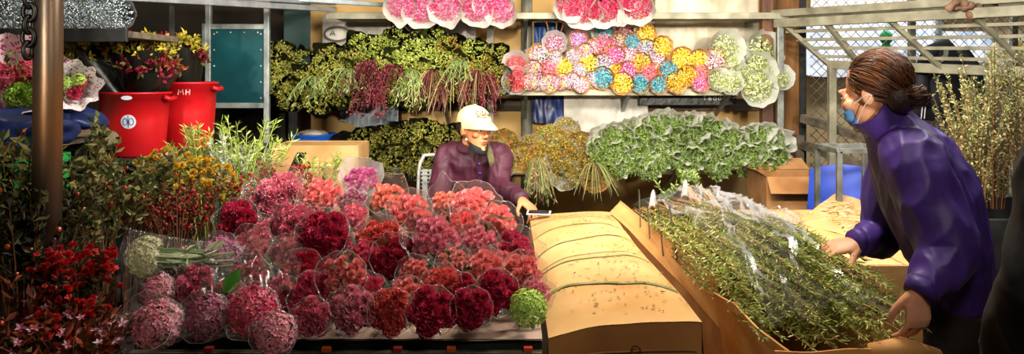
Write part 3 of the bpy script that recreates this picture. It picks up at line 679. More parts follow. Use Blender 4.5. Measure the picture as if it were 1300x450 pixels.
for i, r in enumerate(rows):
    Y = 5.40+random.uniform(-.03, .03); p = P(r['px'], r['py'], Y); R = r['r']/FPX*Y
    ax = Vector((random.uniform(-.25, .25), -.95, -.55+random.uniform(-.1, .15)))
    t = thing('wrapped_flower_bunch', r['label'], 'flower bunch', M=frame(p, ax, random.random()*6), group='pink bunches on the upper shelf')
    link('flower_head', cached('flower_head_%d' % (i % 3), DOMES[i % 3], PK[r['c']], False), t, Matrix.Diagonal((R*.98, R*.98, R*1.1, 1)))
    link('wrap', cached('paper_wrap_%d' % (i % 4), lambda: wrap_grid(i % 4, 1.26, tail=.3, length=2.4, lip=.45, wave=.10, corner=.55, corners=2), M_wpaper), t, Matrix.Scale(R, 4))

# yellow-green filler bunches in black sleeves
YG = {'yellow-green': pal('leaf_yellowgreen', ['#a3ab45', '#bcbe5c', '#7d8a32', '#d0cc74', '#5f6e26', '#c2a84c'], trans=.2), 'lime': pal('leaf_lime', ['#b4c24c', '#cbd66a', '#93a636', '#dde08a', '#75882c'], trans=.2),
      'dark olive': pal('leaf_olive', ['#747c34', '#959540', '#545d26', '#aaa04c', '#424a1e', '#bca44a'], trans=.2), 'mustard': pal('leaf_mustard', ['#9a8a2e', '#b9a440', '#75701f', '#c98e3e', '#5f6420', '#d3bb5c'], trans=.2)}
LB = [lambda s=s: leafball(s, 900, .13, .085) for s in (21, 22, 23)]
def filler(px, py, rp, c, Y, label, grp, ax, sleeve=True, stretch=1.0):
    p = P(px, py, Y); R = rp/FPX*Y
    t = thing('foliage_bunch', label, 'foliage bunch', M=frame(p, ax, random.random()*6 if not sleeve else 0.0), group=grp)
    k = random.randrange(3)
    link('foliage', cached('leafball_%d' % k, LB[k], YG[c], False), t, Matrix.Diagonal((R, R, R*stretch, 1)) @ Matrix.Rotation(random.random()*6, 4, 'Z'))
    if sleeve: link('sleeve', cached('sleeve_%d' % k, lambda: wrap_grid(k+5, 1.12, tail=.3, length=2.3, lip=.1, wave=.1, corner=.85, corners=2, crk=.06), M_black), t, Matrix.Scale(R, 4))
    return t
up = [(330, 95, 22, 'yellow-green'), (355, 76, 20, 'yellow-green'), (360, 100, 22, 'yellow-green'), (383, 84, 20, 'yellow-green'), (392, 106, 20, 'yellow-green'), (424, 83, 24, 'yellow-green'), (424, 102, 24, 'yellow-green'),
      (459, 64, 20, 'lime'), (448, 86, 22, 'yellow-green'), (482, 70, 23, 'lime'), (502, 58, 20, 'lime'), (510, 86, 22, 'lime'), (532, 72, 23, 'lime'), (546, 52, 20, 'lime'), (554, 82, 22, 'lime'), (572, 66, 20, 'mustard'), (578, 92, 22, 'yellow-green'), (602, 70, 19, 'lime'), (612, 92, 22, 'mustard'), (630, 72, 15, 'yellow-green'), (632, 102, 18, 'dark olive'), (372, 122, 18, 'yellow-green'), (405, 124, 19, 'yellow-green'), (440, 116, 20, 'yellow-green'), (500, 112, 20, 'yellow-green'), (560, 110, 20, 'yellow-green'), (598, 114, 18, 'mustard'), (525, 122, 16, 'yellow-green'), (480, 98, 22, 'yellow-green'), (535, 100, 20, 'yellow-green')]
rows = [dict(px=a, py=b_, r=r, c=c) for a, b_, r, c in up]
label_row(rows, lambda c, i, n: '%s foliage bunch left of the pastel shelf, %s of its colour from the left' % (c, ORD[i+1]))
for r in rows: filler(r['px'], r['py'], r['r']*1.05, r['c'], 5.45+(115-r['py'])*.004, r['label'], 'foliage bunches left of the pastel shelf', (random.uniform(-.25, .25), -1, .12+random.uniform(-.1, .2)))
lo = [(463, 176, 20, 'dark olive'), (490, 173, 20, 'dark olive'), (516, 170, 21, 'dark olive'), (541, 168, 22, 'yellow-green'), (566, 172, 20, 'dark olive'), (585, 186, 17, 'dark olive'), (472, 198, 21, 'dark olive'), (503, 200, 22, 'dark olive'), (534, 198, 23, 'dark olive'), (562, 200, 20, 'dark olive')]
rows = [dict(px=a, py=b_+7, r=r*.95, c=c) for a, b_, r, c in lo]
label_row(rows, lambda c, i, n: '%s foliage bunch left of seated man, %s of its colour from the left' % (c, ORD[i+1]) if n > 1 else 'brighter yellow-green foliage bunch just left of the seated man')
for r in rows: filler(r['px'], r['py'], r['r']*1.05, r['c'], 5.42+(215-r['py'])*.004, r['label'], 'foliage bunches left of the seated man', (random.uniform(-.25, .25), -1, .2+random.uniform(-.1, .2)))
mid = [(640, 182, 16, 'dark olive'), (636, 208, 17, 'dark olive'), (657, 200, 17, 'mustard'), (676, 190, 17, 'mustard'), (699, 180, 19, 'yellow-green'), (718, 170, 18, 'mustard'), (690, 205, 19, 'mustard'), (714, 198, 19, 'mustard'), (737, 188, 18, 'mustard'), (742, 212, 20, 'mustard'), (765, 208, 19, 'yellow-green'), (718, 222, 17, 'mustard'), (755, 226, 16, 'mustard'), (684, 225, 15, 'yellow-green')]
rows = [dict(px=a, py=b_, r=r, c=c) for a, b_, r, c in mid]
label_row(rows, lambda c, i, n: '%s foliage bunch right of seated man, %s of its colour from the left' % (c, ORD[i+1]))
for i, r in enumerate(rows):
    t = filler(r['px'], r['py'], r['r']*1.05, r['c'], 5.42+(215-r['py'])*.004, r['label'], 'foliage bunches right of the seated man', (random.uniform(-.25, .25), -1, .1+random.uniform(-.2, .2)), sleeve=False)
    R = r['r']/FPX*5.4
    link('wrap', cached('pale_open_%d' % (i % 3), lambda: wrap_grid(i % 3+2, 1.2, tail=.3, length=2.2, lip=.0, wave=.1, corner=.5, corners=2), M_palewrap if i % 2 else M_kraft), t, Matrix.Scale(R, 4))
# hanging grasses and red dried sprays
def hanging(px, py, Y, n, length, spread, mats, label, name='grass_spray', grp=None, droop=1.0, leafy=False, beads=False):
    p = P(px, py, Y); g = MB(); rr = random.Random(int(px*7+py))
    for k in range(n):
        a = rr.uniform(-1, 1); L = length*rr.uniform(.6, 1.15)
        d = Vector((a*spread, -.10-rr.random()*.12, 0)); pts = []
        for q in np.linspace(0, 1, 6):
            pts.append(Vector((rr.uniform(-.004, .004), 0, 0))+d*q+Vector((0, 0.12*(1-q), .05*math.sin(q*3)*(1-q)-L*droop*q*q)))
        g.tube(pts, [.004, .0035, .003, .003, .0025, .0012], 4, rr.randrange(len(mats)))
        if leafy: g.leaves([pts[j].lerp(pts[j+1], rr.random()) for j in range(1, 5) for _ in range(3)], [(rr.uniform(-1, 1), -.5, -.8) for _ in range(12)], .04, .008, rr.randrange(len(mats)))
        if beads:
            for q in range(5): g.ell(pts[rr.randrange(2, 6)]+Vector((rr.uniform(-.015, .015), rr.uniform(-.02, .01), rr.uniform(-.02, .02))), (.008, .008, .008), None, 5, 4, rr.randrange(len(mats)))
    o = g.build(name, mats, None, True); o.location = p
    return tag(o, label, 'dried grass', grp)
M_redgrass = pal('red_grass', ['#5f1c26', '#7a2c36', '#43141c', '#8c4048', '#6e4a3c'], trans=.1); M_tangrass = pal('tan_grass', ['#a08a5c', '#8a6f48', '#b89f72', '#7b4a4a'], trans=.1)
M_lgreen = pal('light_green_grass', ['#7f944e', '#96a862', '#66783a', '#aab878'], trans=.15)
G1 = 'dried red and green sprays hanging from the foliage'
hanging(466, 82, 5.28, 40, .18, .14, [M_redgrass], 'dark red bead spray hanging, highest and leftmost of the red sprays', 'red_spray', G1, beads=True)
hanging(472, 104, 5.24, 40, .20, .12, [M_redgrass], 'dark red bead spray hanging just below the highest red one', 'red_spray', G1, beads=True)
hanging(497, 86, 5.28, 22, .2, .16, [M_redgrass], 'small dark red spray right of the highest red spray', 'red_spray', G1, beads=True)
hanging(548, 92, 5.24, 26, .26, .14, [M_redgrass, M_tangrass], 'brownish red grass spray hanging left of the cap of seated man', 'red_spray', G1)
hanging(572, 96, 5.22, 26, .24, .14, [M_tangrass, M_redgrass], 'tan grass spray hanging above the cap of seated man', 'grass_spray', G1)
hanging(607, 92, 5.22, 24, .24, .15, [M_redgrass, M_tangrass], 'red-brown grass spray hanging over the pale steel upright', 'red_spray', G1)
hanging(622, 98, 5.24, 18, .2, .08, [M_redgrass], 'dark red bead spray hanging next to the red paper-wrapped bunches', 'red_spray', G1, beads=True)
hanging(395, 100, 5.24, 13, .15, .16, [M_lgreen], 'light green grass tuft hanging at the left end beside dark steel upright', 'grass_spray', G1, leafy=True)
hanging(440, 90, 5.24, 13, .14, .18, [M_lgreen], 'light green grass tuft hanging left of the red bead sprays', 'grass_spray', G1, leafy=True)
hanging(520, 92, 5.22, 18, .20, .16, [M_lgreen], 'light green grass tuft hanging in the middle right of the red bead sprays', 'grass_spray', G1, leafy=True)
hanging(586, 80, 5.24, 12, .15, .16, [M_lgreen], 'light green grass tuft hanging above the tan grass spray', 'grass_spray', G1, leafy=True)
hanging(682, 205, 5.22, 26, .24, .12, [M_lgreen, M_tangrass], 'light green grass tail hanging beside the sleeve of seated man', 'grass_spray', 'grass tails under the mustard bunches', leafy=True)
hanging(755, 212, 5.22, 20, .18, .16, [M_tangrass, M_lgreen], 'tan grass tail hanging under the mustard bunches near the green ones', 'grass_spray', 'grass tails under the mustard bunches')

# green bunches in white film along the right of the lower shelf
M_fern = pal('leaf_fresh', ['#789634', '#90b04a', '#587626', '#a8c068', '#425c20', '#bcd088'], trans=.2)
M_film2 = pal('white_film', ['#e2e4d8', '#efefe4', '#d4d8c6'], rough=.35, trans=.45)
LF = [lambda s=s: leafball(s, 700, .30, .075, 0.9, .8, .5) for s in (31, 32, 33)]
gr = [(757, 182), (770, 174), (784, 172), (801, 163), (814, 170), (822, 156), (836, 153), (851, 156), (866, 157), (881, 154), (894, 156), (906, 161), (917, 166), (833, 183), (856, 176), (878, 176), (900, 182), (926, 178), (944, 171), (957, 168), (972, 172), (986, 178), (765, 200), (784, 192), (806, 186), (812, 206), (836, 204), (858, 200), (881, 198), (903, 204), (924, 200), (946, 196), (966, 192), (985, 198), (790, 211), (826, 213), (872, 214), (914, 214), (950, 210), (974, 207)]
rows = [dict(px=a, py=b_+(8 if b_ < 172 else 4 if b_ < 190 else 1), c='green', r=14) for a, b_ in gr]
rs = sorted(rows, key=lambda r: r['py'])
for nm, part in (('top', rs[:14]), ('middle', rs[14:27]), ('bottom', rs[27:])):
    part.sort(key=lambda r: r['px'])
    for i, r in enumerate(part): r['label'] = 'green leafy bunch in white film on lower shelf, %s from the left in %s layer' % (ORD[i+1], nm)
for i, r in enumerate(rows):
    up_ = (215-r['py'])/60; Y = 5.38+.14*up_; p = P(r['px'], r['py'], Y); R = r['r']/FPX*Y*(1.0 if up_ < .5 else 1.05)
    ax = Vector((random.uniform(-.35, .35), -1, -.35+.55*up_+random.uniform(-.15, .15)))
    t = thing('wrapped_foliage_bunch', r['label'], 'foliage bunch', M=frame(p, ax, 0), group='green bunches in white film on the lower shelf')
    k = i % 3
    link('foliage', cached('fernball_%d' % k, LF[k], M_fern, False), t, Matrix.Diagonal((R*1.02, R*1.02, R*1.2, 1)))
    link('wrap', cached('film_wrap_%d' % k, lambda: wrap_grid(k+1, 1.12, tail=.35, length=2.4, lip=.62, wave=.22, corner=.45, corners=2, crk=.08), M_film2), t, Matrix.Scale(R*(.70 if up_ < .25 else random.uniform(.95, 1.15) if up_ < .5 else random.uniform(1.15, 1.35)), 4) @ Matrix.Rotation(random.random()*6, 4, 'Z'))
# chain by the right post, blue can, black bag and blue bowl
def chain(name, label, p0, p1, link_l, wire, m):
    p0, p1 = Vector(p0), Vector(p1); n = max(2, int((p1-p0).length/(link_l*.72))); g = MB()
    for k in range(n):
        c = p0.lerp(p1, (k+.5)/n); pts = []
        for q in np.linspace(0, 2*math.pi, 17)[:-1]:
            s, h = math.sin(q)*link_l*.30, math.cos(q)*link_l*.5; pts.append(c+(Vector((s, .2*s, h)) if k % 2 == 0 else Vector((.25*s, s, h))))
        pts.append(pts[0]); g.tube(pts, wire, 6, cap=False)
    o = g.build(name, m, None, True); return tag(o, label, 'chain')
chain('hanging_chain', 'pale steel chain hanging on the wall right of the green bunches', P(974, 128, 6.27), P(979, 172, 6.27), .045, .006, M_steel)
g = MB(); g.lathe([(0, 0), (.045, 0), (.05, .01), (.05, .10), (.055, .11), (.05, .115), (.046, .10), (.046, .02)], 20)
o = g.build('blue_cup', pm('blue_plastic', '#2b4f9c', '#223f80', 6, .35), None, True); o.location = P(664, 193, 5.9); tag(o, 'small dark blue cup beside the grey pipe on the lower shelf', 'cup')
o.location.z = Z_LOW
t = thing('blue_bowl', 'bright blue plastic bowl behind the cardboard carton left of the olive bunches', 'bowl', (P(397, 0, 5.75).x, 5.75, Z_LOW))
g = MB(); g.lathe([(0, 0), (.11, 0), (.14, .06), (.16, .20), (.165, .22), (.17, .225), (.165, .235), (.15, .22), (.13, .07), (0, .03)], 28); g.build('bowl_body', pm('bowl_blue', '#1f5fc4', '#174a9c', 6, .3), t, smooth=True)
g = MB(); g.ell((0, 0, .22), (.12, .12, .045), None, 16, 8); g.build('content', pm('brown_content', '#6b4630', '#d8cdb8', 14, .8), t, smooth=True)
def lump(name, label, cat, c, r, m, seed, amp=.3, fr=4.0):
    g = MB(); g.ell((0, 0, 0), (1, 1, 1), None, 36, 20); V = g.v[0]
    for i in range(len(V)):
        q = V[i]; k = 1+amp*nz(q*1.6, 1, seed)+amp*.4*nz(q*fr, 1, seed); V[i] = (q[0]*r[0]*k, q[1]*r[1]*k, max(q[2], -.75)*r[2]*k)
    o = g.build(name, m, None, True); o.location = c; return tag(o, label, cat)
lump('black_bag', 'crumpled black bag behind the carton beside the blue bowl', 'bag', (P(432, 0, 5.75).x, 5.78, Z_LOW+.10), (.17, .14, .14), M_black, 3)
# ================================================================ left side: pole, tubs, plants, board
Yp = 2.4
g = MB(); x = P(61, 0, Yp).x
g.tube([(x-.012, Yp, 0), (x, Yp, 1.4), (x+.006, Yp, 3.0)], .041, 24)
o = g.build('steel_pole', M_rust, None, True); tag(o, 'rust-streaked steel pole standing at the left, full height', 'pole')
chain('iron_chain', 'dark iron chain hanging left of the rusty pole', P(38, -25, 2.35), P(35, 72, 2.35), .052, .0065, pm('dark_iron', '#3a3733', '#1d1b19', 20, .45, .8))
# shelf with baby's breath
t = thing('hanging_shelf', 'dark board shelf at upper left under the white speckled bunches', 'shelf', (P(60, 0, 3.7).x, 3.85, 1.60))
g = MB(); g.box(-.75, .43, -.25, .3, -.03, .0); g.build('board', M_greywood, t, bevel=.004)
g = MB(); g.box(-.75, .43, -.27, -.25, -.05, .012); g.build('front_rail', M_darksteel, t, bevel=.003)
for xx in (-.6, .40):
    g = MB(); g.bar((xx, .28, -.03), (xx, .28, 1.4), .02); g.build('hanger_rod', M_darksteel, t)
M_breath = pal('breath_dots', ['#cdd9df', '#9fb6c4', '#e6ecee', '#7591a2', '#4c665e', '#b4c6ce', '#33484a'], rough=.6, trans=.2)
bd = [(8, 22, 26), (35, 6, 20), (62, 22, 22), (92, 20, 20), (118, 18, 20), (147, 17, 22), (110, -6, 20), (75, -8, 20)]
for i, (px, py, r) in enumerate(bd):
    p = P(px, py, 3.62); R = r/FPX*3.62
    nth = sorted(q[0] for q in bd).index(px)+1
    t = thing('baby_breath_bunch', "white speckled baby's breath bunch on upper left shelf, %s from the left" % ORD[nth], 'flower bunch', M=frame(p, (random.uniform(.0, .4), -1, -.05), random.random()*6), group='speckled bunches on the upper left shelf')
    link('flower_head', cached('breath_%d' % (i % 2), lambda: dome_mesh(50+i % 2, 260, .055, .5), M_breath, False), t, Matrix.Scale(R*.95, 4))
    link('wrap', cached('breath_wrap_%d' % (i % 2), lambda: wrap_grid(i % 2, 1.1, tail=.4, length=2.0, lip=.2, corner=.1), film('dim_film', haze=.12, gloss=.05, rough=.2, hazecol='#b8c4cc')), t, Matrix.Scale(R, 4))
# bench and tubs
t = thing('work_bench', 'dark green box bench carrying the two red tubs', 'bench', (P(168, 0, 4.2).x, 4.25, 0))
g = MB(); g.box(-.42, .55, -.42, .55, .955, .985); g.build('bench_top', pm('bench_top', '#2a3a34', '#141c19', 5, .6), t, bevel=.004)
g = MB(); g.box(-.38, .51, -.38, .5, 0, .955); g.build('panel', pm('dark_green_panel', '#17413a', '#0c231f', 4, .6, bump=.1), t, bevel=.004)
M_redtub = pm('red_plastic', '#c8141c', '#b00f16', 3, .38, bump=.04, bscale=12, spec=.45)
def tub(px, Y, w, h, label):
    z = .985; t = thing('red_tub', label, 'tub', (P(px, 0, Y).x, Y, z)); r = w/2
    g = MB(); g.lathe([(0, 0), (r*.80, 0), (r*.84, .012), (r*.92, h*.55), (r*.96, h*.9), (r*.965, h*.9), (r*.985, h*.97), (r*1.03, h*.975), (r*1.04, h), (r*1.0, h*1.01), (r*.95, h*.99), (r*.93, h*.9), (r*.80, .03), (0, .025)], 48)
    g.build('tub_body', M_redtub, t, smooth=True)
    for s in (-1, 1):
        g = MB(); g.tube([(s*r*1.0, -.05, h*.93), (s*r*1.12, -.04, h*.90), (s*r*1.12, .04, h*.90), (s*r*1.0, .05, h*.93)], .012, 8); g.build('handle', M_redtub, t, smooth=True)
    return t, r, h
t, r, h = tub(171, 4.05, .345, .325, 'bright red plastic tub with round white label, nearest of the two tubs')
def ontub(u, v, r, h, lift=.004):      # a point on the tub's side: u along the rim in metres, v height
    rr = r*(.84+.12*v/h)+lift; a = -math.pi/2+u/rr; return (rr*math.cos(a), rr*math.sin(a), v)
g = MB(); g.grid(lambda u, v: ontub(.043+.035*v*math.cos(2*math.pi*u), h*.56+.035*v*math.sin(2*math.pi*u), r, h), 24, 3, 0, True)
lb = g.build('label_disc', pm('label_white', '#dfe3e8', '#c9cfd8', 9, .4), t, True)
g = MB()
for cx, mi in ((.029, 0), (.057, 0)):
    g.strip([ontub(cx+.010*math.cos(q), h*.56+.017*math.sin(q), r, h, .006) for q in np.linspace(0, 6.28, 14)[:-1]], .005, (0, -1, 0), mi, True)
g.strip([ontub(.043, h*.56-.03, r, h, .006), ontub(.043, h*.56+.03, r, h, .006)], .004, (0, -1, 0), 1)
g.build('emblem', [pm('emblem_blue', '#5a78b8', None, 9, .5), pm('emblem_dark', '#55384a', None, 9, .5)], lb)
g = MB(); g.grid(lambda u, v: ontub(.040+.026*v*math.cos(2*math.pi*u), h*.925+.011*v*math.sin(2*math.pi*u), r, h, .008), 20, 2, 0, True); g.build('rim_sticker', pm('label_white', '#dfe3e8'), t)
t, r2, h2 = tub(237, 4.45, .33, .372, 'darker red plastic tub with chalk letters, behind the nearest tub')
g = MB()
for pts in (((-.04, 0), (-.036, .03), (-.026, .012), (-.016, .03), (-.012, 0)), ((.0, 0), (.002, .03)), ((.018, 0), (.02, .03)), ((.0, .015), (.02, .015))):
    g.strip([ontub(.058+a, h2*.82+c, r2, h2, .004) for a, c in pts], .005, (0, -1, 0))
g.build('lettering', pm('chalk_pink', '#e8a9a4', None, 5, .8), t)
# black sleeves of flowers standing in the tubs
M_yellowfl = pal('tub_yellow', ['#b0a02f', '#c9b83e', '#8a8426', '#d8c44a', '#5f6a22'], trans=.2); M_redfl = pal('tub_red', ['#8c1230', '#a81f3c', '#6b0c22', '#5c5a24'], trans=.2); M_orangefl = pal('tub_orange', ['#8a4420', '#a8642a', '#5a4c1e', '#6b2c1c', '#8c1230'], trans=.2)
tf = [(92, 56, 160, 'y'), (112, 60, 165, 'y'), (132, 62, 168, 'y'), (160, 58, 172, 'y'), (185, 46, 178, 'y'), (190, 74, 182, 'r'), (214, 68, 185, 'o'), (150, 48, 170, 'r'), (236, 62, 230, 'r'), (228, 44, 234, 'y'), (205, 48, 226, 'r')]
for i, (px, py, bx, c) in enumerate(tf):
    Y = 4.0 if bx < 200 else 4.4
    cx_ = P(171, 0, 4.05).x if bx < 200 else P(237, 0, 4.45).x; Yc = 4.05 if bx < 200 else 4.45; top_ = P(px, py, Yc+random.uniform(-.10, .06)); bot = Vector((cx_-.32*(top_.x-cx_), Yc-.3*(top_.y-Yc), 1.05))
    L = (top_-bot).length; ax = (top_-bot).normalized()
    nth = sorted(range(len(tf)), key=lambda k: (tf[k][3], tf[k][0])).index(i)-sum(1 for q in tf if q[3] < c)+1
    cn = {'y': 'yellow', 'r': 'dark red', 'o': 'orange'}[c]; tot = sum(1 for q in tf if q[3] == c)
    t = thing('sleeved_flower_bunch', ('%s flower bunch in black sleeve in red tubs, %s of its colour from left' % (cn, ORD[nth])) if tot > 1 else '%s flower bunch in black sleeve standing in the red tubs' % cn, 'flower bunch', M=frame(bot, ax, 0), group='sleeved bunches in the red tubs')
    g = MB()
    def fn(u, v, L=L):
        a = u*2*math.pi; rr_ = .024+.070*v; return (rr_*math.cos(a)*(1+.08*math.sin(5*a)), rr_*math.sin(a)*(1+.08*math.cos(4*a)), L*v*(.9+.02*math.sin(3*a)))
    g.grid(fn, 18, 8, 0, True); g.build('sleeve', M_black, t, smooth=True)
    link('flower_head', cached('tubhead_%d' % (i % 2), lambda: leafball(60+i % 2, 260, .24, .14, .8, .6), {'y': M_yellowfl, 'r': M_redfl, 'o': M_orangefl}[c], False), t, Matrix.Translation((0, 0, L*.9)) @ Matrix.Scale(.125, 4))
# tan scrap box and cardboard tab under the tubs
g = MB(); p = P(197, 210, 3.6); g.box(-.025, .025, -.004, .004, -.055, .055); o = g.build('cardboard_tab', pm('pale_tab', '#b9b6a0', '#8f8c78', 6, .8), None, False, .001); o.matrix_world = Matrix.Translation(p) @ Matrix.Rotation(.1, 4, 'Y'); tag(o, 'pale cardboard tab standing below the nearest red tub', 'cardboard')
lump('blue_tarp_bundle', 'dark blue tarp bundle behind the rusty pole', 'tarp', P(84, 152, 3.4), (.15, .16, .06), pm('navy_tarp', '#121d40', '#0c1430', 7, .5), 8)
lump('tan_sack', 'tan sack lying left of the nearest red tub', 'sack', P(106, 176, 3.9), (.16, .14, .09), pm('tan_sack', '#8f8066', '#6b5d48', 7, .9, bump=.2), 12)
t = thing('rear_crate', 'dark wooden crate under the blue tarp bundle', 'crate', (P(48, 0, 3.5).x, 3.5, 0))
g = MB()
for k in range(6):
    for ya in (-.33, .14):
        g = MB(); g.box(-.3, .22, ya, ya+.02, .1+k*.17, .1+k*.17+.15); g.build('slat', M_greywood, t, bevel=.003)
g = MB(); g.box(-.3, .22, -.33, .16, 1.10, 1.12); g.build('lid', M_greywood, t, bevel=.003)
for xx in (-.28, .20):
    for yy in (-.30, .13):
        g = MB(); g.bar((xx, yy, 0), (xx, yy, 1.08), .04); g.build('corner_post', M_greywood, t)
# two gift bouquets in printed wrap
M_print = pm('pink_printed_paper', '#ecd3d6', '#b23a68', 9, .5, bump=.2, bscale=14, contrast=(.56, .60), detail=1)
M_printb = pm('white_printed_paper', '#e5e1e2', '#a51f4c', 7, .5, bump=.2, bscale=14, contrast=(.58, .62), detail=1)
def gift(px, py, Y, R, ax, m, label, colA, seed):
    t = thing('gift_bouquet', label, 'bouquet', M=frame(P(px, py, Y), ax, .5))
    link('wrap', wrap_grid(seed, 1.6, tail=.2, length=2.6, lip=.7, wave=.2, corner=.5, corners=3, crk=.08).mesh('wrap', m), t, Matrix.Scale(R, 4))
    for k in range(4):
        a = k*2.2; link('flower', bloom_data('pompom' if k % 2 else 'carnation', k, ('lime', colA)[(k+seed) % 2]), t, frame((math.cos(a)*R*.5, math.sin(a)*R*.5, R*.2), (math.cos(a)*.6, math.sin(a)*.6, 1), a, R*.48))
    g = MB(); g.leaves(RNG.normal(size=(40, 3))*R*.4+np.array([0, 0, R*.1]), RNG.normal(size=(40, 3))*.5+np.array([0, 0, .8]), R*.5, R*.16); g.build('foliage', M_green, t)
gift(22, 108, 3.3, .125, (.45, -.85, .45), M_print, 'bouquet in pink and magenta printed paper left of the rusty pole', 'crimson', 0)
gift(92, 110, 3.3, .064, (.55, -.8, .15), M_printb, 'bouquet in white printed paper just right of the rusty pole', 'hot', 3)
lump('navy_bag', 'dark navy plastic bag left of the rusty pole under the pink paper', 'bag', P(15, 165, 3.2), (.24, .2, .09), pm('navy_tarp', '#121d40', '#0c1430', 7, .5), 17)
# green crate
t = thing('green_crate', 'bright green plastic crate at the left edge below the pink-paper bouquet', 'crate', (P(-5, 0, 2.95).x, 3.0, .93))
M_gc = pm('green_plastic', '#12a04c', '#0c7a3a', 6, .4)
for a, c, d in (((-.28, -.2), (.14, -.2), 'x'), ((-.28, .2), (.14, .2), 'x'), ((-.28, -.2), (-.28, .2), 'y'), ((.14, -.2), (.14, .2), 'y')):
    g = MB()
    for z in (.01, .075, .14): g.bar((a[0], a[1], z), (c[0], c[1], z), .012, .035)
    for q in np.linspace(0, 1, 6): g.bar((a[0]+(c[0]-a[0])*q, a[1]+(c[1]-a[1])*q, 0), (a[0]+(c[0]-a[0])*q, a[1]+(c[1]-a[1])*q, .16), .02, .02)
    g.build('side', M_gc, t)
g = MB(); g.box(-.28, .14, -.2, .2, -.008, .006); g.build('bottom', M_gc, t)
t2 = thing('plant_stand', 'dark stand under the green crate and the leafy stems at left', 'stand', (P(60, 0, 2.9).x, 2.95, 0))
g = MB(); g.box(-.58, .02, -.2, .27, .885, .92); g.build('stand_top', M_dark, t2, bevel=.004)
for xx in (-.54, -.02):
    for yy in (-.17, .22):
        g = MB(); g.bar((xx, yy, 0), (xx, yy, .885), .04); g.build('leg', M_darksteel, t2)
# metal framed green board
Yb = 5.4; a, c = P(265, 12, Yb), P(339, 134, Yb)
t = thing('green_board', 'dark teal metal board in a pale steel frame left of the foliage shelf', 'board', ((a.x+c.x)/2, Yb, 0))
x0, x1 = a.x-t.location.x, c.x-t.location.x; zt = P(0, 34, Yb).z; zb = c.z
g = MB(); g.box(x0+.02, x1-.02, -.008, .008, zb, zt); g.build('panel', pm('teal_panel', '#0d3133', '#16545c', 2.2, .35, .1, bump=.06, bscale=10), t)
g = MB(); M_fr = pm('frame_steel', '#b9c0bd', '#848d8b', 12, .4, .5)
for xx in (x0, x1): g.box(xx-.018, xx+.018, -.02, .02, 0, 2.1)
for zz in (zt, zb, a.z+.05, .5): g.box(x0, x1, -.018, .018, zz-.018, zz+.018)
g.build('frame', M_fr, t, bevel=.003)
g = MB()
for k in range(5):
    for xx in (x0+.04, x1-.04): g.ell((xx, -.012, zb+.05+(zt-zb-.1)*k/4), (.008, .006, .008), None, 8, 6)
for k in range(4): g.ell((x0+.06+(x1-x0-.12)*k/3, -.012, zt-.04), (.008, .006, .008), None, 8, 6)
g.build('rivet', M_fr, t, smooth=True)
g = MB(); g.box(x0-.03, x0-.005, -.045, -.02, zt-.15, zt+.02); g.build('hinge', M_fr, t, bevel=.002)
g = MB(); g.box(x1+.03, x1+.22, -.006+.3, .006+.3, 1.2, 2.0); g.build('rear_panel', pm('teal_panel_dark', '#123a35', '#0e2c2a', 3, .5), t)
# carton in the middle left
def carton(name, label, x0, x1, y0, y1, z0, z1, m, open_top=False, bevel=.006):
    t = thing(name, label, 'cardboard box', ((x0+x1)/2, (y0+y1)/2, z0)); cx, cy = t.location.x, t.location.y; th = .006
    for nm, q in (('side_panel', (x0, x0+th, y0, y1)), ('side_panel', (x1-th, x1, y0, y1)), ('end_panel', (x0+th, x1-th, y0, y0+th)), ('end_panel', (x0+th, x1-th, y1-th, y1))):
        g = MB(); g.box(q[0]-cx, q[1]-cx, q[2]-cy, q[3]-cy, 0, z1-z0); g.build(nm, m, t, bevel=.002)
    g = MB(); g.box(x0-cx+th, x1-cx-th, y0-cy+th, y1-cy-th, 0, th); g.build('bottom', m, t)
    return t
xa, xb = P(345, 0, 4.7).x, P(455, 0, 4.7).x; zt = P(0, 185, 4.7).z
t = carton('cardboard_carton', 'tan cardboard carton with a black stroke, left of the olive foliage bunches', xa, xb, 4.7, 5.05, 0, zt, M_card)
cx, cy = t.location.x, t.location.y
g = MB(); g.box(xa-cx+.006, xb-cx-.006, -.17, .17, zt-.012, zt-.004); g.build('top_flap', M_card, t)
g = MB(); q = [P(377, 194, 4.695), P(389, 194, 4.695), P(379, 217, 4.695), P(366, 217, 4.695)]
g.add([v-t.location for v in q], [(0, 1, 2, 3)]); g.add([v-t.location+Vector((0, .004, 0)) for v in q], [(3, 2, 1, 0)]); g.build('black_stroke', M_black, t)

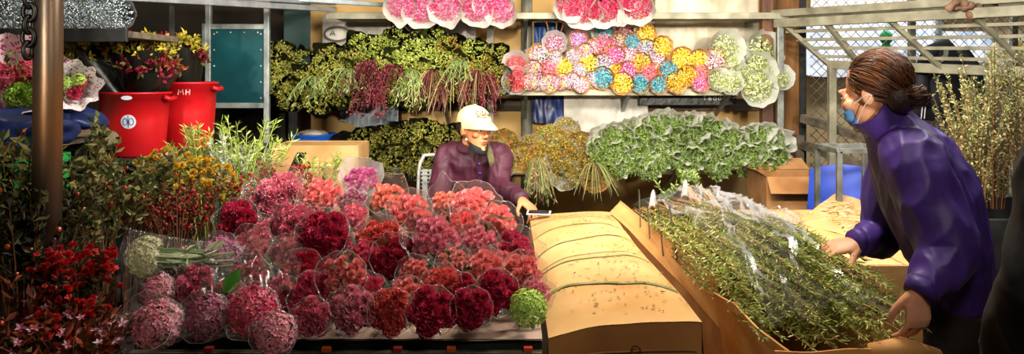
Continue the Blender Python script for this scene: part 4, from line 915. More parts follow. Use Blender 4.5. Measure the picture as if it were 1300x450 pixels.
# ---- leafy and berry plants of the dark left foreground
def sprigs(name, label, cat, base, n, height, spread, mats, leaf=(.035, .016), per=22, lean=(0, 0), berry=None, stemm=0, grp=None, curl=.35, up0=.15, frac=1.0, flower=None, fl_r=.012, sup=None):
    """a bunch of upright stems: every stem carries leaves, some carry berries or small flowers at the tip"""
    rr = random.Random(hash(label) % 1000 if False else sum(map(ord, label))); g = MB(); base = Vector(base); drop = max(0.0, base.z-sup) if sup is not None else 0.0
    base.z -= drop; hfull = height+drop; up0 = 1-(1-up0)*height/hfull; height0, height = height, hfull
    P_, D_ = [], []
    for i in range(n):
        a = rr.random()*6.283; r = math.sqrt(rr.random())*spread; H = drop+height0*rr.uniform(.65, 1.1)
        b0 = Vector((r*.25*math.cos(a), r*.25*math.sin(a), 0)); tip = Vector((r*math.cos(a)+lean[0], r*math.sin(a)+lean[1], H))
        mid_ = b0.lerp(tip, .5)+Vector((-r*.15*math.cos(a), -r*.15*math.sin(a), H*.08))
        pts = [Vector(q) for q in spline([b0, mid_, tip], 4)]
        g.tube(pts, list(np.linspace(.0035, .0012, len(pts))), 4, stemm)
        for k in range(per):
            q = up0+(1-up0)*((k+rr.random())/per); j = min(len(pts)-2, int(q*(len(pts)-1))); f = q*(len(pts)-1)-j; pp = pts[j].lerp(pts[j+1], f)
            d = (pts[j+1]-pts[j]).normalized(); P_.append(pp); D_.append(d*rr.uniform(.2, .8)+Vector((rr.uniform(-1, 1), rr.uniform(-1, 1), rr.uniform(-.5, .6)))*.9)
            if berry and rr.random() < berry[1]:
                c = pp+Vector((rr.uniform(-1, 1), rr.uniform(-1, 1), rr.uniform(-.6, 1)))*berry[2]*2.2; g.ell(c, (berry[2],)*3, None, 6, 5, berry[0])
        if flower is not None:
            for k in range(flower[1]):
                c = tip+Vector((rr.uniform(-1, 1), rr.uniform(-1, 1), rr.uniform(-1, .6)))*fl_r*2.4
                fm = flower[2][rr.randrange(len(flower[2]))]; g.merge(fm, frame(c, (rr.uniform(-1, 1), rr.uniform(-1.3, .3), 1), rr.random()*6, fl_r*rr.uniform(.8, 1.3)), flower[0])
    g.leaves(P_, D_, np.array([leaf[0]*rr.uniform(.6, 1.3) for _ in P_]), np.array([leaf[1]*rr.uniform(.6, 1.3) for _ in P_]), 1)
    o = g.build(name, mats, None, False); o.location = base
    return tag(o, label, cat, grp)
floret = MB()
for k in range(5):
    a = k*2*math.pi/5; floret.add([(0, 0, 0), (.55*math.cos(a-.5), .55*math.sin(a-.5), .2), (1.0*math.cos(a), 1.0*math.sin(a), .25), (.55*math.cos(a+.5), .55*math.sin(a+.5), .2)], [(0, 1, 2, 3)])
floret2 = carnation_mesh(91)
small_rose = MB()
for k in range(9):
    a = k*2.4; petal(small_rose, a, 1.6, .05, .4+.06*k, -.2, .5-.05*k, .1, nu=2, nv=2)
M_twig = pal('twig_brown', ['#5a3420', '#6e4428', '#43261a', '#7d4f2e'], trans=0); M_olivel = pal('leaf_bush', ['#5f6a34', '#7b8246', '#3f4a24', '#949458', '#2d371a', '#a8a468'], trans=.2)
M_darkl = pal('leaf_dark', ['#2c331b', '#3c4224', '#1d2412', '#524a2a'], trans=.15); M_redl = pal('leaf_reddish', ['#6a2a1c', '#8a3a22', '#4a2a16', '#5a4a24', '#a04a2a'], trans=.2)
M_berry = pal('berry_red', ['#96141e', '#b0222e', '#740c14', '#5c1a18'], trans=0, rough=.3); M_oberry = pal('berry_orange', ['#b0401c', '#c8582a', '#8c2f14'], trans=0, rough=.3)
M_redflo = pal('flower_red', ['#d01822', '#e0343c', '#b00e18', '#ec5a54'], trans=.25); M_yelflo = pal('flower_yellow', ['#d8b02a', '#e6c64a', '#c08c1c'], trans=.2); M_pinkflo = pal('flower_pinkish', ['#b8607c', '#d08aa0', '#8c3c5c', '#d8c0c8'], trans=.2)
M_lime = pal('leaf_limegreen', ['#a3b84a', '#bccb66', '#84993a', '#d2dc8c', '#6a7f2e'], trans=.25); M_gold = pal('leaf_gold', ['#8f8a34', '#a89a44', '#6f6a28', '#9c5c2a', '#5a5a24'], trans=.2)
GL = 'leafy stems in the dark at the left'
def atp(px, py, Y): return P(px, py, Y)
S = sprigs
S('leafy_bunch', 'leafy stem bunch rising beside the foot of the rusty pole', 'foliage bunch', P(90, 300, 2.75), 26, .38, .16, [M_twig, M_olivel], per=26, grp=GL, sup=.45)
S('leafy_bunch', 'leafy stem bunch below the nearest red tub', 'foliage bunch', P(150, 300, 2.85), 26, .27, .20, [M_twig, M_olivel], per=26, grp=GL, sup=.45)
S('leafy_bunch', 'leafy stem bunch in front of the green crate at the left edge', 'foliage bunch', P(15, 330, 2.5), 22, .38, .18, [M_twig, M_olivel], per=24, grp=GL, sup=.45)
S('leafy_bunch', 'dark leafy bunch with orange berries low at the left edge', 'foliage bunch', P(30, 400, 2.3), 22, .34, .2, [M_twig, M_darkl, M_oberry], per=20, berry=(2, .05, .008), grp=GL, sup=.45)
S('leafy_bunch', 'leafy bunch with tiny orange berries right of the rusty pole foot', 'foliage bunch', P(120, 330, 2.6), 22, .30, .2, [M_twig, M_olivel, M_oberry], per=22, berry=(2, .06, .007), grp=GL, sup=.45)
S('leafy_bunch', 'sparse orange-tipped leafy bunch above the green crate', 'foliage bunch', P(8, 260, 2.9), 12, .26, .12, [M_twig, M_gold, M_oberry], per=18, berry=(2, .08, .007), grp=GL, sup=.45)
S('leafy_bunch', 'dark leafy bunch left of the red flowers at the lower left', 'foliage bunch', P(60, 370, 2.42), 18, .30, .16, [M_twig, M_darkl], per=22, grp=GL, sup=.45)
S('pink_flower_bunch', 'small pinkish flower tuft among the leaves above the red flowers', 'flower bunch', P(68, 350, 2.4), 5, .10, .04, [M_twig, M_darkl, M_pinkflo], per=6, flower=(2, 5, [floret2]), fl_r=.014, sup=.45)
S('red_flower_bunch', 'bright red flower bunch in the dark lower left', 'flower bunch', P(108, 420, 2.25), 34, .22, .10, [M_twig, M_darkl, M_redflo], per=10, flower=(2, 4, [floret2, small_rose]), fl_r=.011, lean=(.01, -.05), sup=.45)
S('red_flower_bunch', 'drooping lower red flower bunch in front of the bright one', 'flower bunch', P(100, 440, 2.2), 20, .13, .09, [M_twig, M_redl, M_redflo], per=12, flower=(2, 2, [floret2]), fl_r=.010, lean=(.0, -.08), sup=.45)
S('red_flower_bunch', 'dull red flower bunch at the bottom edge lower left', 'flower bunch', P(95, 480, 2.05), 30, .15, .16, [M_twig, M_redl, M_pinkflo], per=12, flower=(2, 2, [floret]), fl_r=.012, sup=.45)
S('red_flower_bunch', 'dim reddish leafy bunch in the bottom left corner', 'flower bunch', P(20, 470, 2.1), 24, .2, .16, [M_twig, M_redl, M_oberry], per=14, berry=(2, .06, .007), sup=.45)
GB = 'berry twigs behind the left end of the heap'
S('berry_bunch', 'red berry twig bunch left of the tall brownish carnation wrap', 'berry bunch', P(300, 290, 3.45), 26, .22, .17, [M_twig, M_redl, M_berry], per=16, berry=(2, .22, .007), leaf=(.02, .009), grp=GB, sup=.55)
S('berry_bunch', 'brownish red berry twig bunch above the white bunch', 'berry bunch', P(225, 305, 2.95), 36, .19, .22, [M_twig, M_redl, M_berry], per=18, berry=(2, .20, .0065), leaf=(.022, .010), grp=GB, sup=.55)
S('berry_bunch', 'dark red berry twig bunch right below the carton corner', 'berry bunch', P(362, 268, 3.7), 20, .22, .14, [M_twig, M_redl, M_berry], per=14, berry=(2, .28, .008), leaf=(.018, .008), grp=GB, sup=.55)
S('berry_bunch', 'red twig bunch with bright red berries next to the yellow button flowers', 'berry bunch', P(190, 300, 3.0), 22, .24, .16, [M_twig, M_redl, M_berry], per=16, berry=(2, .10, .007), leaf=(.026, .011), lean=(-.05, 0), grp=GB, sup=.55)
S('yellow_flower_bunch', 'orange leaved bunch of small yellow flowers under the darker tub', 'flower bunch', P(222, 275, 3.4), 26, .26, .16, [M_twig, M_gold, M_yelflo], per=18, flower=(2, 2, [floret2]), fl_r=.014, leaf=(.03, .012), sup=.55)
S('yellow_flower_bunch', 'yellow button flower bunch below the lime feathery grass', 'flower bunch', P(270, 278, 3.35), 18, .20, .15, [M_twig, M_gold, M_yelflo], per=16, flower=(2, 2, [floret2]), fl_r=.013, leaf=(.03, .012), sup=.55)
S('feathery_grass_bunch', 'lime green feathery bunch left of the carton, leaning right', 'grass bunch', P(305, 268, 3.75), 34, .40, .22, [M_lime, M_lime], per=30, leaf=(.045, .007), lean=(.04, 0), sup=.55)
S('feathery_grass_bunch', 'lime green feathery bunch in front of the darker tub', 'grass bunch', P(262, 262, 3.7), 24, .36, .17, [M_lime, M_lime], per=28, leaf=(.045, .007), lean=(-.05, 0), sup=.55)
S('feathery_grass_bunch', 'small pale green feathery tuft in front of the carton', 'grass bunch', P(405, 240, 3.9), 18, .16, .13, [M_lime, M_lime], per=24, leaf=(.035, .006), lean=(.02, 0), sup=.55)
S('silver_leaf_bunch', 'silvery white flower bunch inside the lime feathery grass', 'flower bunch', P(295, 260, 3.65), 16, .30, .10, [M_lime, pal('leaf_silver', ['#b8bfa0', '#d2d6c0', '#98a284', '#e4e6d8'], trans=.2)], per=26, leaf=(.028, .012), sup=.55)
# bench that carries those bunches
t = thing('plant_bench', 'dark low bench carrying the berry twigs and feathery grass', 'bench', (P(280, 0, 3.7).x, 3.45, 0))
g = MB(); g.box(-.30, .66, -.50, .55, .52, .55); g.build('bench_top', M_dark, t, bevel=.004)
for xx in (-.26, .62):
    for yy in (-.46, .5):
        g = MB(); g.bar((xx, yy, 0), (xx, yy, .52), .04); g.build('leg', M_darksteel, t)
t = thing('low_stand', 'black low stand under the red flowers at lower left', 'stand', (P(75, 0, 2.3).x, 2.3, 0))
g = MB(); g.box(-.65, .22, -.32, .62, .42, .45); g.build('stand_top', M_dark, t, bevel=.004)
for xx in (-.6, .18):
    for yy in (-.28, .58):
        g = MB(); g.bar((xx, yy, 0), (xx, yy, .42), .035); g.build('leg', M_darksteel, t)
# ================================================================ long bulging carton
t = thing('long_carton', 'long bulging tan carton with taped bands, in front of the seated man', 'cardboard box', (.31, 3.2, 0))
Y0, Y1 = 2.27, 4.15
def csec(v):
    """cross-section frame at v along the length: left x, right x, side height, crown height"""
    y = Y0+(Y1-Y0)*v
    xl = .105-.012*v; xr = .545-.03*v
    zs = .665-.01*v+.006*math.sin(v*9); cr = .014+.050*math.sin(math.pi*min(1, v*1.05))**.7+.002*math.sin(v*26)
    return y, xl, xr, zs, cr
def ctop(u, v):
    y, xl, xr, zs, cr = csec(v)
    x = xl+(xr-xl)*u; e = 1-abs(2*u-1)**3.2
    return Vector((x-.31, y-3.2+.012*math.sin(u*5)*(1-2*v), zs+(u-.5)*(.050-.02*v)+cr*e+.005*nz((x*9, y*5, 0), 1, 4)))
g = MB(); g.grid(ctop, 30, 60, 0)
for s in (0, 1):
    def side(u, v, s=s):
        a = ctop(s, u); return (a.x+(.012 if s else -.012)*math.sin(math.pi*v)+.004*nz((u*7, v*3, s), 1, 2), a.y, a.z*(1-v))
    g.grid(side, 60, 8)
g.build('shell', M_cardtop, t, smooth=True)
g = MB()
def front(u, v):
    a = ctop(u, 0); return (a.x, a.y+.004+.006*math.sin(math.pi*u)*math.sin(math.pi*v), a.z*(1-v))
g.grid(front, 30, 10); M_cfront = pm('cardboard_front_shaded', '#a26e38', '#84552a', 4, .75, bump=.08, bscale=30)  # browner card on the front end: its shade is put into the colour
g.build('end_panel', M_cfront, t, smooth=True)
g = MB(); g.grid(lambda u, v: (ctop(u, 1).x, ctop(u, 1).y, ctop(u, 1).z*(1-v)), 30, 4); g.build('end_panel', M_card, t, smooth=True)
g = MB(); g.strip([(ctop(u, 0).x, ctop(u, 0).y-.002, ctop(u, 0).z-.075-.008*u) for u in np.linspace(.03, .97, 20)], .004, (0, -1, 0)); g.build('flap_seam', M_carddark, t)
g = MB(); q = Vector((-.31, -3.2, 0)); Yf = Y0-.004
g.strip([P(x, y, Yf)+q for x, y in ((803, 447), (802, 443), (804, 440), (808, 440), (812, 443), (814, 448), (812, 454), (806, 460), (815, 460))], .004, (0, -1, 0)); g.build('ink_mark', pm('brown_marker', '#3a2110', None, 5, .8), t)
M_tape = pm('greenish_tape', '#94945f', '#5f6a3c', 14, .3, spec=.6)
for vv, w in ((.17, .026), (.36, .016), (.40, .010), (.54, .018), (.70, .014), (.84, .012)):
    g = MB(); g.strip([ctop(u, vv+.02*math.sin(u*3+vv*9)+.008*nz((u*4, vv*9, 0), 1, 5))+Vector((0, 0, .003)) for u in np.linspace(.01, .99, 24)], w, (0, 0, 1)); g.build('band', M_tape, t, smooth=True)
g = MB(); n = 420; us = np.clip(RNG.normal(.62, .22, n), .03, .97); vs = RNG.random(n)*.93+.03
pts = [ctop(u, v)+Vector((.31, 3.2, .004)) for u, v in zip(us, vs)]; dd = np.column_stack([RNG.normal(size=n), RNG.normal(size=n), np.zeros(n)])
g.leaves(pts, dd, RNG.uniform(.006, .022, n), RNG.uniform(.003, .007, n), 0, .1, np.tile([0, 0, 1.0], (n, 1)))
o = g.build('leaf_litter', pal('litter', ['#6b5a24', '#4c4a1c', '#8a6a2c', '#5a3a1c'], trans=0)); tag(o, 'scattered leaf crumbs on top of the long tan carton', 'leaf litter', kind='stuff')

# ================================================================ open carton full of green bunches
t = thing('open_carton', 'open tan carton full of feathery green bunches beside the long carton', 'cardboard box', (.85, 3.1, 0)); off = Vector((.85, 3.1, 0))
rimL = [P(788, 255, 4.05), P(815, 277, 3.75), P(850, 303, 3.35), P(885, 333, 2.98), P(908, 354, 2.72)]
def sheet(name, A, Bp, m, th=.006, nu=16, nv=6, wav=.006, seed=1, par=None, edge=None):
    """a board between two poly-lines A (top) and Bp (bottom), with thickness"""
    a = spline(A, 4); b_ = spline(Bp, 4)
    def lk(L, u): f = u*(len(L)-1); j = min(int(f), len(L)-2); return Vector(L[j]).lerp(Vector(L[j+1]), f-j)
    def fn(u, v): p = lk(a, u).lerp(lk(b_, u), v); w = wav*nz((u*5, v*3, seed), 1, seed); return p-off+Vector((w, w*.5, 0))
    p0, p1, p2 = fn(0, 0), fn(1, 0), fn(0, 1); nrm = (p1-p0).cross(p2-p0).normalized()*th
    g = MB(); V = [fn(i/nu, j/nv) for j in range(nv+1) for i in range(nu+1)]; K = len(V); c = nu+1
    F = [(j*c+i, j*c+i+1, (j+1)*c+i+1, (j+1)*c+i) for j in range(nv) for i in range(nu)]
    F += [tuple(k+K for k in reversed(f)) for f in F]
    for i in range(nu): F += [(i, i+K, i+1+K, i+1), (nv*c+i, nv*c+i+1, nv*c+i+1+K, nv*c+i+K)]
    for j in range(nv): F += [(j*c, (j+1)*c, (j+1)*c+K, j*c+K), (j*c+nu, j*c+nu+K, (j+1)*c+nu+K, (j+1)*c+nu)]
    g.add(V+[v+nrm for v in V], F)
    return g.build(name, m, par or t, smooth=False)
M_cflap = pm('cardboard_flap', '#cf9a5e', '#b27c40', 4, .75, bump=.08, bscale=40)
foldL = [Vector((.50, 4.05, .69)), Vector((.56, 3.75, .66)), Vector((.63, 3.35, .60)), Vector((.68, 2.98, .56)), Vector((.71, 2.62, .53))]
sheet('side_flap', rimL, foldL, M_cflap)
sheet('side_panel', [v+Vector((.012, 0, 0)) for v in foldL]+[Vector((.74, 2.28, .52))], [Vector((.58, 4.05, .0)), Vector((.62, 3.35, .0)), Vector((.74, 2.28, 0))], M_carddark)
sheet('front_flap', [P(905, 372, 2.60), P(935, 390, 2.44), P(962, 418, 2.32), P(1000, 446, 2.24)], [Vector((.70, 2.62, .50)), Vector((.70, 2.44, .46)), Vector((.74, 2.34, .44)), Vector((.80, 2.24, .42))], M_cflap, seed=3)
sheet('front_panel', [P(985, 446, 2.22), P(1030, 448, 2.20), P(1080, 444, 2.19), P(1125, 444, 2.19), P(1150, 440, 2.22)], [Vector((.74, 2.24, 0)), Vector((.92, 2.21, 0)), Vector((1.14, 2.24, 0))], M_cflap, wav=.014, seed=5)
rimR = [Vector((.97, 4.05, .70)), Vector((1.02, 3.5, .68)), Vector((1.08, 2.9, .665)), Vector((1.13, 2.27, .655))]
sheet('side_panel', rimR, [Vector((.97, 4.05, 0)), Vector((1.02, 3.5, 0)), Vector((1.08, 2.9, 0)), Vector((1.13, 2.27, 0))], M_card)
sheet('rear_panel', [Vector((.56, 4.06, .70)), Vector((.97, 4.06, .72))], [Vector((.57, 4.06, 0)), Vector((.97, 4.06, 0))], M_card)
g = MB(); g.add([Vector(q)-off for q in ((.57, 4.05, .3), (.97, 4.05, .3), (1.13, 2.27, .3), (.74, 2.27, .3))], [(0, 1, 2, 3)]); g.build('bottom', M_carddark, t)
g = MB(); a = [P(1105, 450, 2.2), P(1145, 444, 2.2), P(1190, 452, 2.24)]
g.tube([v-off for v in a], [(.02, .03), (.028, .035), (.02, .02)], 10); g.build('crumpled_corner', M_cflap, t, smooth=True)
# straps over the left flap
for k, (xa, ya, xb, yb, dY) in enumerate(((814, 240, 816, 290, 0), (825, 262, 828, 300, 0), (838, 258, 845, 322, 0), (853, 262, 866, 352, 0))):
    Ya = 3.76-.17*k; g = MB(); g.strip([P(xa, ya, Ya)+Vector((-.012, -.01, 0)), P((xa+xb)/2, (ya+yb)/2, Ya-.02)+Vector((-.012, -.012, 0)), P(xb, yb, Ya-.07)+Vector((-.012, -.01, -.01))], .009, (-.8, -.6, .1))
    o = g.build('packing_strap', pm('dark_strap', '#5e5f4e', '#36382c', 9, .4), None); tag(o, 'narrow dark packing strap over the open carton flap, %s from its far end' % ORD[k+1], 'strap', 'packing straps on the open carton')
# the green bunches
M_fine = pal('leaf_fine', ['#a8bc5c', '#c4d27c', '#889e44', '#dae0a2', '#6a8432', '#b4b066'], trans=.2); M_stemcut = pal('cut_stems', ['#7b5530', '#8f6a3e', '#5f3f22', '#a98552'], trans=0)
def fern_mesh(seed):
    """long bunch along +Y (unit length): woody cut ends at 0, soft needles to 1"""
    rr = random.Random(seed); rg = np.random.default_rng(seed); g = MB(); Pp = []; Dd = []
    for i in range(30):
        a = rr.random()*6.283; r = math.sqrt(rr.random()); x1, z1 = r*math.cos(a)*.16, r*math.sin(a)*.085
        pts = [Vector((x1*.3, -.05*rr.random(), z1*.4)), Vector((x1*.6, .3, z1*.8)), Vector((x1, .65, z1+.01)), Vector((x1*1.2+rr.uniform(-.02, .02), rr.uniform(.85, 1.08), z1*.9-.02))]
        pts = [Vector(q) for q in spline(pts, 4)]; g.tube(pts, list(np.linspace(.006, .0015, len(pts))), 4, 1)
        for k in range(230):
            q = .16+.84*rr.random(); f = q*(len(pts)-1); j = min(int(f), len(pts)-2); p = pts[j].lerp(pts[j+1], f-j)
            Pp.append(p); Dd.append((rr.uniform(-1, 1), rr.uniform(.1, 1.2), rr.uniform(-.5, .9)))
    g.leaves(Pp, Dd, rg.uniform(.012, .036, len(Pp)), rg.uniform(.003, .006, len(Pp)), 0, .15)
    return g
FM = [fern_mesh(s).mesh('fern_bunch', [M_fine, M_stemcut], False) for s in (1, 2, 3)]
fb = [((.66, 4.0, .74), (.78, 2.55, .73), 'nearest the left flap'), ((.73, 4.0, .78), (.89, 2.42, .74), 'second from the left flap'), ((.80, 3.95, .80), (.99, 2.40, .76), 'third from the left flap, on top'),
      ((.86, 3.9, .77), (1.06, 2.45, .75), 'beside the right rim'), ((.70, 3.4, .70), (.85, 2.30, .68), 'low at the front left corner'), ((.82, 3.3, .71), (.98, 2.28, .68), 'low at the middle of the front rim'), ((.95, 3.4, .71), (1.07, 2.30, .69), 'low at the front right corner'),
      ((.77, 3.7, .83), (.91, 2.70, .80), 'uppermost in the middle'), ((.90, 3.6, .80), (1.04, 2.65, .78), 'uppermost toward the woman')]
for i, (a, c, w) in enumerate(fb):
    a, c = Vector(a)-Vector((0, 0, .045)), Vector(c); d = c-a; L = d.length; y = d.normalized(); x = y.cross(Vector((0, 0, 1))).normalized(); z = x.cross(y)
    M = Matrix.Translation(a) @ Matrix((x, y, z)).transposed().to_4x4() @ Matrix.Diagonal((.85, L, .85, 1))
    o = link('fern_bunch', FM[i % 3], None); o.matrix_world = M; tag(o, 'feathery green bunch in the open carton, ' + w, 'foliage bunch', 'feathery green bunches in the open carton')
def surf(u, v):       # crinkled film over the foliage: u across, v from far to near
    x0, x1 = .60+.16*v, .97+.16*v; y = 4.0-1.70*v; x = x0+(x1-x0)*u
    z = .70+.105*math.sin(math.pi*min(1, v*1.05+.08))+.055*math.sin(math.pi*u)-.10*max(0, v-.75)*2
    r = .03*nz((u*5+v*3, v*6, 0), 1, 3)+.040*(.5-abs(nz((u*9+v*3, v*3.2, 2), 1, 6)))+.022*(.5-abs(nz((u*22+v*7, v*6, 2), 1, 9)))+.008*(.5-abs(nz((u*45+v*20, v*14, 2), 1, 6)))
    r *= .45+.55*min(1, v*3); return (x+r, y, z+r*1.4)
g = MB(); g.grid(surf, 70, 170); rr = random.Random(77)
for k in range(95):            # doubled-over folds, whitened to stand in for glints on the film
    u0, v0 = rr.uniform(.03, .97), rr.uniform(.14, .85)
    if rr.random() < .35: u0 = rr.uniform(.72, .98)
    L = rr.uniform(.04, .17); du = rr.uniform(-.10, .10); w = rr.uniform(.003, .010); A = []; n_ = 9
    for q in range(n_):
        f = q/(n_-1); a = Vector(surf(u0+du*f+.012*math.sin(f*7+k), min(.99, v0+L*f))); hw = w*math.sin(math.pi*(.06+.88*f)); A += [a+Vector((-hw, 0, .004)), a+Vector((hw, 0, .006+hw*rr.uniform(.2, 1.2)))]
    g.add(A, [(2*q, 2*q+1, 2*q+3, 2*q+2) for q in range(n_-1)], 1)
o = g.build('plastic_film', [film('clear_film_crumpled', haze=.025, gloss=.07, rough=.16, bump=.25, bscale=8, hazecol='#e4ecf4', grazing=.10), film('film_fold_glint', haze=.34, gloss=.30, rough=.22, bump=.3, hazecol='#eef4fb')], None, True); tag(o, 'crumpled clear film over the feathery green bunches in open carton', 'plastic film')
# cut woody bundles and upright sprigs at the far end
for k, (px, py, lean) in enumerate(((881, 258, (.12, .05)), (905, 262, (.1, .1)))):
    g = MB(); p = P(px, py+2, 3.8)
    for q in range(16):
        a = q*2.4; r = .02*math.sqrt(q/16); v0 = Vector((r*math.cos(a)+.08, r*math.sin(a)-.05, -.10)); g.tube([v0, Vector((r*math.cos(a)-.02, r*math.sin(a)+.05, .06+.01*(q % 3)))], .0045, 6)
    o = g.build('stem_bundle', M_stemcut, None, True); o.location = p; tag(o, 'bundle of cut brown stems at far end of open carton, %s of two' % ('left' if k == 0 else 'right'), 'stems')
for k, (px, py, h) in enumerate(((868, 262, .16), (848, 268, .13))):
    S('green_sprig', 'slender green sprig standing at far end of open carton, %s of two' % ('taller' if k == 0 else 'shorter'), 'sprig', P(px, py, 3.9), 4, h, .05, [M_green, M_lgreen], per=22, leaf=(.03, .009))
S('green_sprig', 'arching green sprig at the far right corner of the open carton', 'sprig', P(898, 272, 3.95), 3, .20, .02, [M_green, M_lgreen], per=30, leaf=(.035, .010), lean=(-.07, .08))
for k, (px, py) in enumerate(((870, 250), (829, 263))):
    g = MB(); p = P(px, py, 3.7); g.grid(lambda u, v: (.022*math.cos(u*5)*(1-v*.6), .02*math.sin(u*5), .07*v+.01*math.sin(u*9)), 14, 5)
    o = g.build('paper_twist', M_wpaper, None, True); o.location = p; tag(o, 'small white paper twist round stems at far end of carton, %s' % ('beside the cut stems' if k == 0 else 'beside the packing straps'), 'paper')

# ================================================================ cartons to the right and behind
t = carton('flat_carton', 'tan closed carton right of the open carton, under the littered one', 1.20, 1.85, 3.05, 4.30, 0, .66, M_card)
cx, cy = t.location.x, t.location.y
for s in (0, 1):
    g = MB(); x0, x1 = (1.205, 1.522) if s == 0 else (1.528, 1.845)
    def fl(u, v, x0=x0, x1=x1): return (x0+(x1-x0)*u-cx, 3.055+1.24*v-cy, .662+.012*math.sin(math.pi*u)*math.sin(3*v))
    g.grid(fl, 8, 20); g.grid(lambda u, v: (fl(u, v)[0], fl(u, v)[1], fl(u, v)[2]-.006), 8, 20); g.build('top_flap', M_card, t)
t = thing('littered_carton_lid', 'tan carton flap lid strewn with cut leaf scraps beside the purple jacket', 'cardboard', (1.62, 3.9, .68))
q = [P(1008, 284, 3.85), P(1060, 246, 4.35), P(1108, 262, 4.2), P(1105, 312, 3.5)]
def lid(u, v): a = q[0].lerp(q[1], v); c = q[3].lerp(q[2], v); p = a.lerp(c, u); return p-t.location+Vector((0, 0, .012*math.sin(math.pi*u)+.006*nz((u*4, v*4, 0), 1, 3)))
g = MB(); g.grid(lid, 12, 12); g.grid(lambda u, v: lid(u, v)-Vector((0, 0, .008)), 12, 12); g.build('board', M_cardtop, t, smooth=True)
g = MB(); g.grid(lambda u, v: lid(-.0+.16*u*(1-v*.2), -.0+.18*v)+Vector((-.07+.02*u, -.05, .012+.02*v)), 6, 6); g.build('torn_corner', M_carddark, t, smooth=True)
g = MB(); g.add([lid(0, 0), lid(1, 0), lid(1, 1), lid(0, 1)]+[Vector((v.x, v.y, -.02)) for v in (lid(0, 0), lid(1, 0), lid(1, 1), lid(0, 1))], [(0, 1, 5, 4), (1, 2, 6, 5), (2, 3, 7, 6), (3, 0, 4, 7)]); g.build('side_panel', M_carddark, t)
n = 150; g = MB(); us = np.clip(RNG.normal(.52, .17, n), .05, .95); vs = np.clip(RNG.normal(.5, .2, n), .05, .95)
g.leaves([lid(u, v)+t.location+Vector((0, 0, .006)) for u, v in zip(us, vs)], np.column_stack([RNG.normal(size=n), RNG.normal(size=n), RNG.random(n)*.3]), RNG.uniform(.02, .055, n), RNG.uniform(.005, .014, n), 0, .15, np.tile([0, 0, 1.0], (n, 1)))
o = g.build('leaf_scraps', pal('scraps', ['#c9b78a', '#dccfae', '#a9b07a', '#d08048', '#d2be9a', '#8fa25c'], trans=.1)); tag(o, 'pale cut leaf scraps heaped on the carton lid beside purple jacket', 'leaf scraps', kind='stuff')
t = carton('open_box', 'brown open cardboard box behind the flat carton, below the green bunches', 1.60, 2.02, 4.95, 5.35, .30, .755, M_carddark)
cx, cy = t.location.x, t.location.y
for nm, v in (('flap', [(1.60, 4.95, .755), (2.02, 4.95, .755), (2.04, 4.86, .66), (1.60, 4.87, .66)]), ('flap', [(1.60, 5.35, .755), (2.02, 5.35, .755), (2.0, 5.45, .82), (1.62, 5.45, .82)]), ('flap', [(1.60, 4.95, .755), (1.60, 5.35, .755), (1.54, 5.33, .79), (1.55, 4.97, .79)])):
    g = MB(); V = [Vector(a)-t.location for a in v]; g.add(V+[a+Vector((0, -.005, .004)) for a in V], [(0, 1, 2, 3), (7, 6, 5, 4), (0, 4, 5, 1), (1, 5, 6, 2), (2, 6, 7, 3), (3, 7, 4, 0)]); g.build(nm, M_carddark, t)
t = thing('wooden_pallet', 'dark wooden pallet stand under the brown open box', 'pallet', (1.8, 5.15, 0))
g = MB()
for k in range(5): g.box(-.3, .3, -.28+k*.12, -.19+k*.12, .27, .295)
g.build('deck', M_greywood, t, bevel=.003)
for xx in (-.26, 0, .26):
    g = MB(); g.box(xx-.04, xx+.04, -.28, .29, 0, .27); g.build('bearer', M_greywood, t, bevel=.003)
# blue plastic chair behind the woman
t = thing('plastic_chair', 'blue plastic chair behind the flat carton left of purple jacket', 'chair', (1.93, 4.55, 0)); M_bl = pm('blue_chair', '#3355c8', '#2a45a8', 4, .35)
g = MB(); g.grid(lambda u, v: (.42*(u-.5), .40*(v-.5), .44-.015*math.sin(math.pi*u)+.01*v), 12, 10); g.grid(lambda u, v: (.42*(u-.5), .40*(v-.5), .425-.015*math.sin(math.pi*u)), 12, 10); g.build('seat', M_bl, t, smooth=True)
g = MB()
for s in (0, 1): g.grid(lambda u, v: (.44*(u-.5)*(1-.12*v), .19+.09*v+.05*(2*u-1)**2*-1+s*.012, .42+.40*v+.03*math.sin(math.pi*u)*v), 14, 10)
g.build('backrest', M_bl, t, smooth=True)
for sx in (-1, 1):
    for sy in (-1, 1):
        g = MB(); g.tube([(sx*.19, sy*.17, .43), (sx*.225, sy*.215, 0)], [.028, .02], 10); g.build('leg', M_bl, t, smooth=True)
    g = MB()
    for s in (0, 1): g.grid(lambda u, v: (sx*(.215+.012*s), -.17+.38*u, .43+.20*v*(1-.35*(1-u))), 8, 5)
    g.build('armrest', M_bl, t, smooth=True)
t.rotation_euler = (0, 0, -.35)
# small grey metal frame stand in front of the chair
t = thing('frame_stand', 'small grey metal frame stand by the blue chair', 'stand', (P(1082, 0, 4.2).x, 4.25, 0)); z = P(0, 192, 4.2).z
g = MB(); 
for a in ((-.07, -.05), (.20, -.05), (-.07, .25), (.20, .25)):
    h = MB(); h.bar((a[0], a[1], 0), (a[0], a[1], z), .028); h.build('leg', M_steel, t, bevel=.002)
for a, c in (((-.07, -.05), (.20, -.05)), ((-.07, .25), (.20, .25)), ((-.07, -.05), (-.07, .25)), ((.20, -.05), (.20, .25))): g.bar((a[0], a[1], z), (c[0], c[1], z), .028)
g.build('top_frame', M_steel, t, bevel=.002)
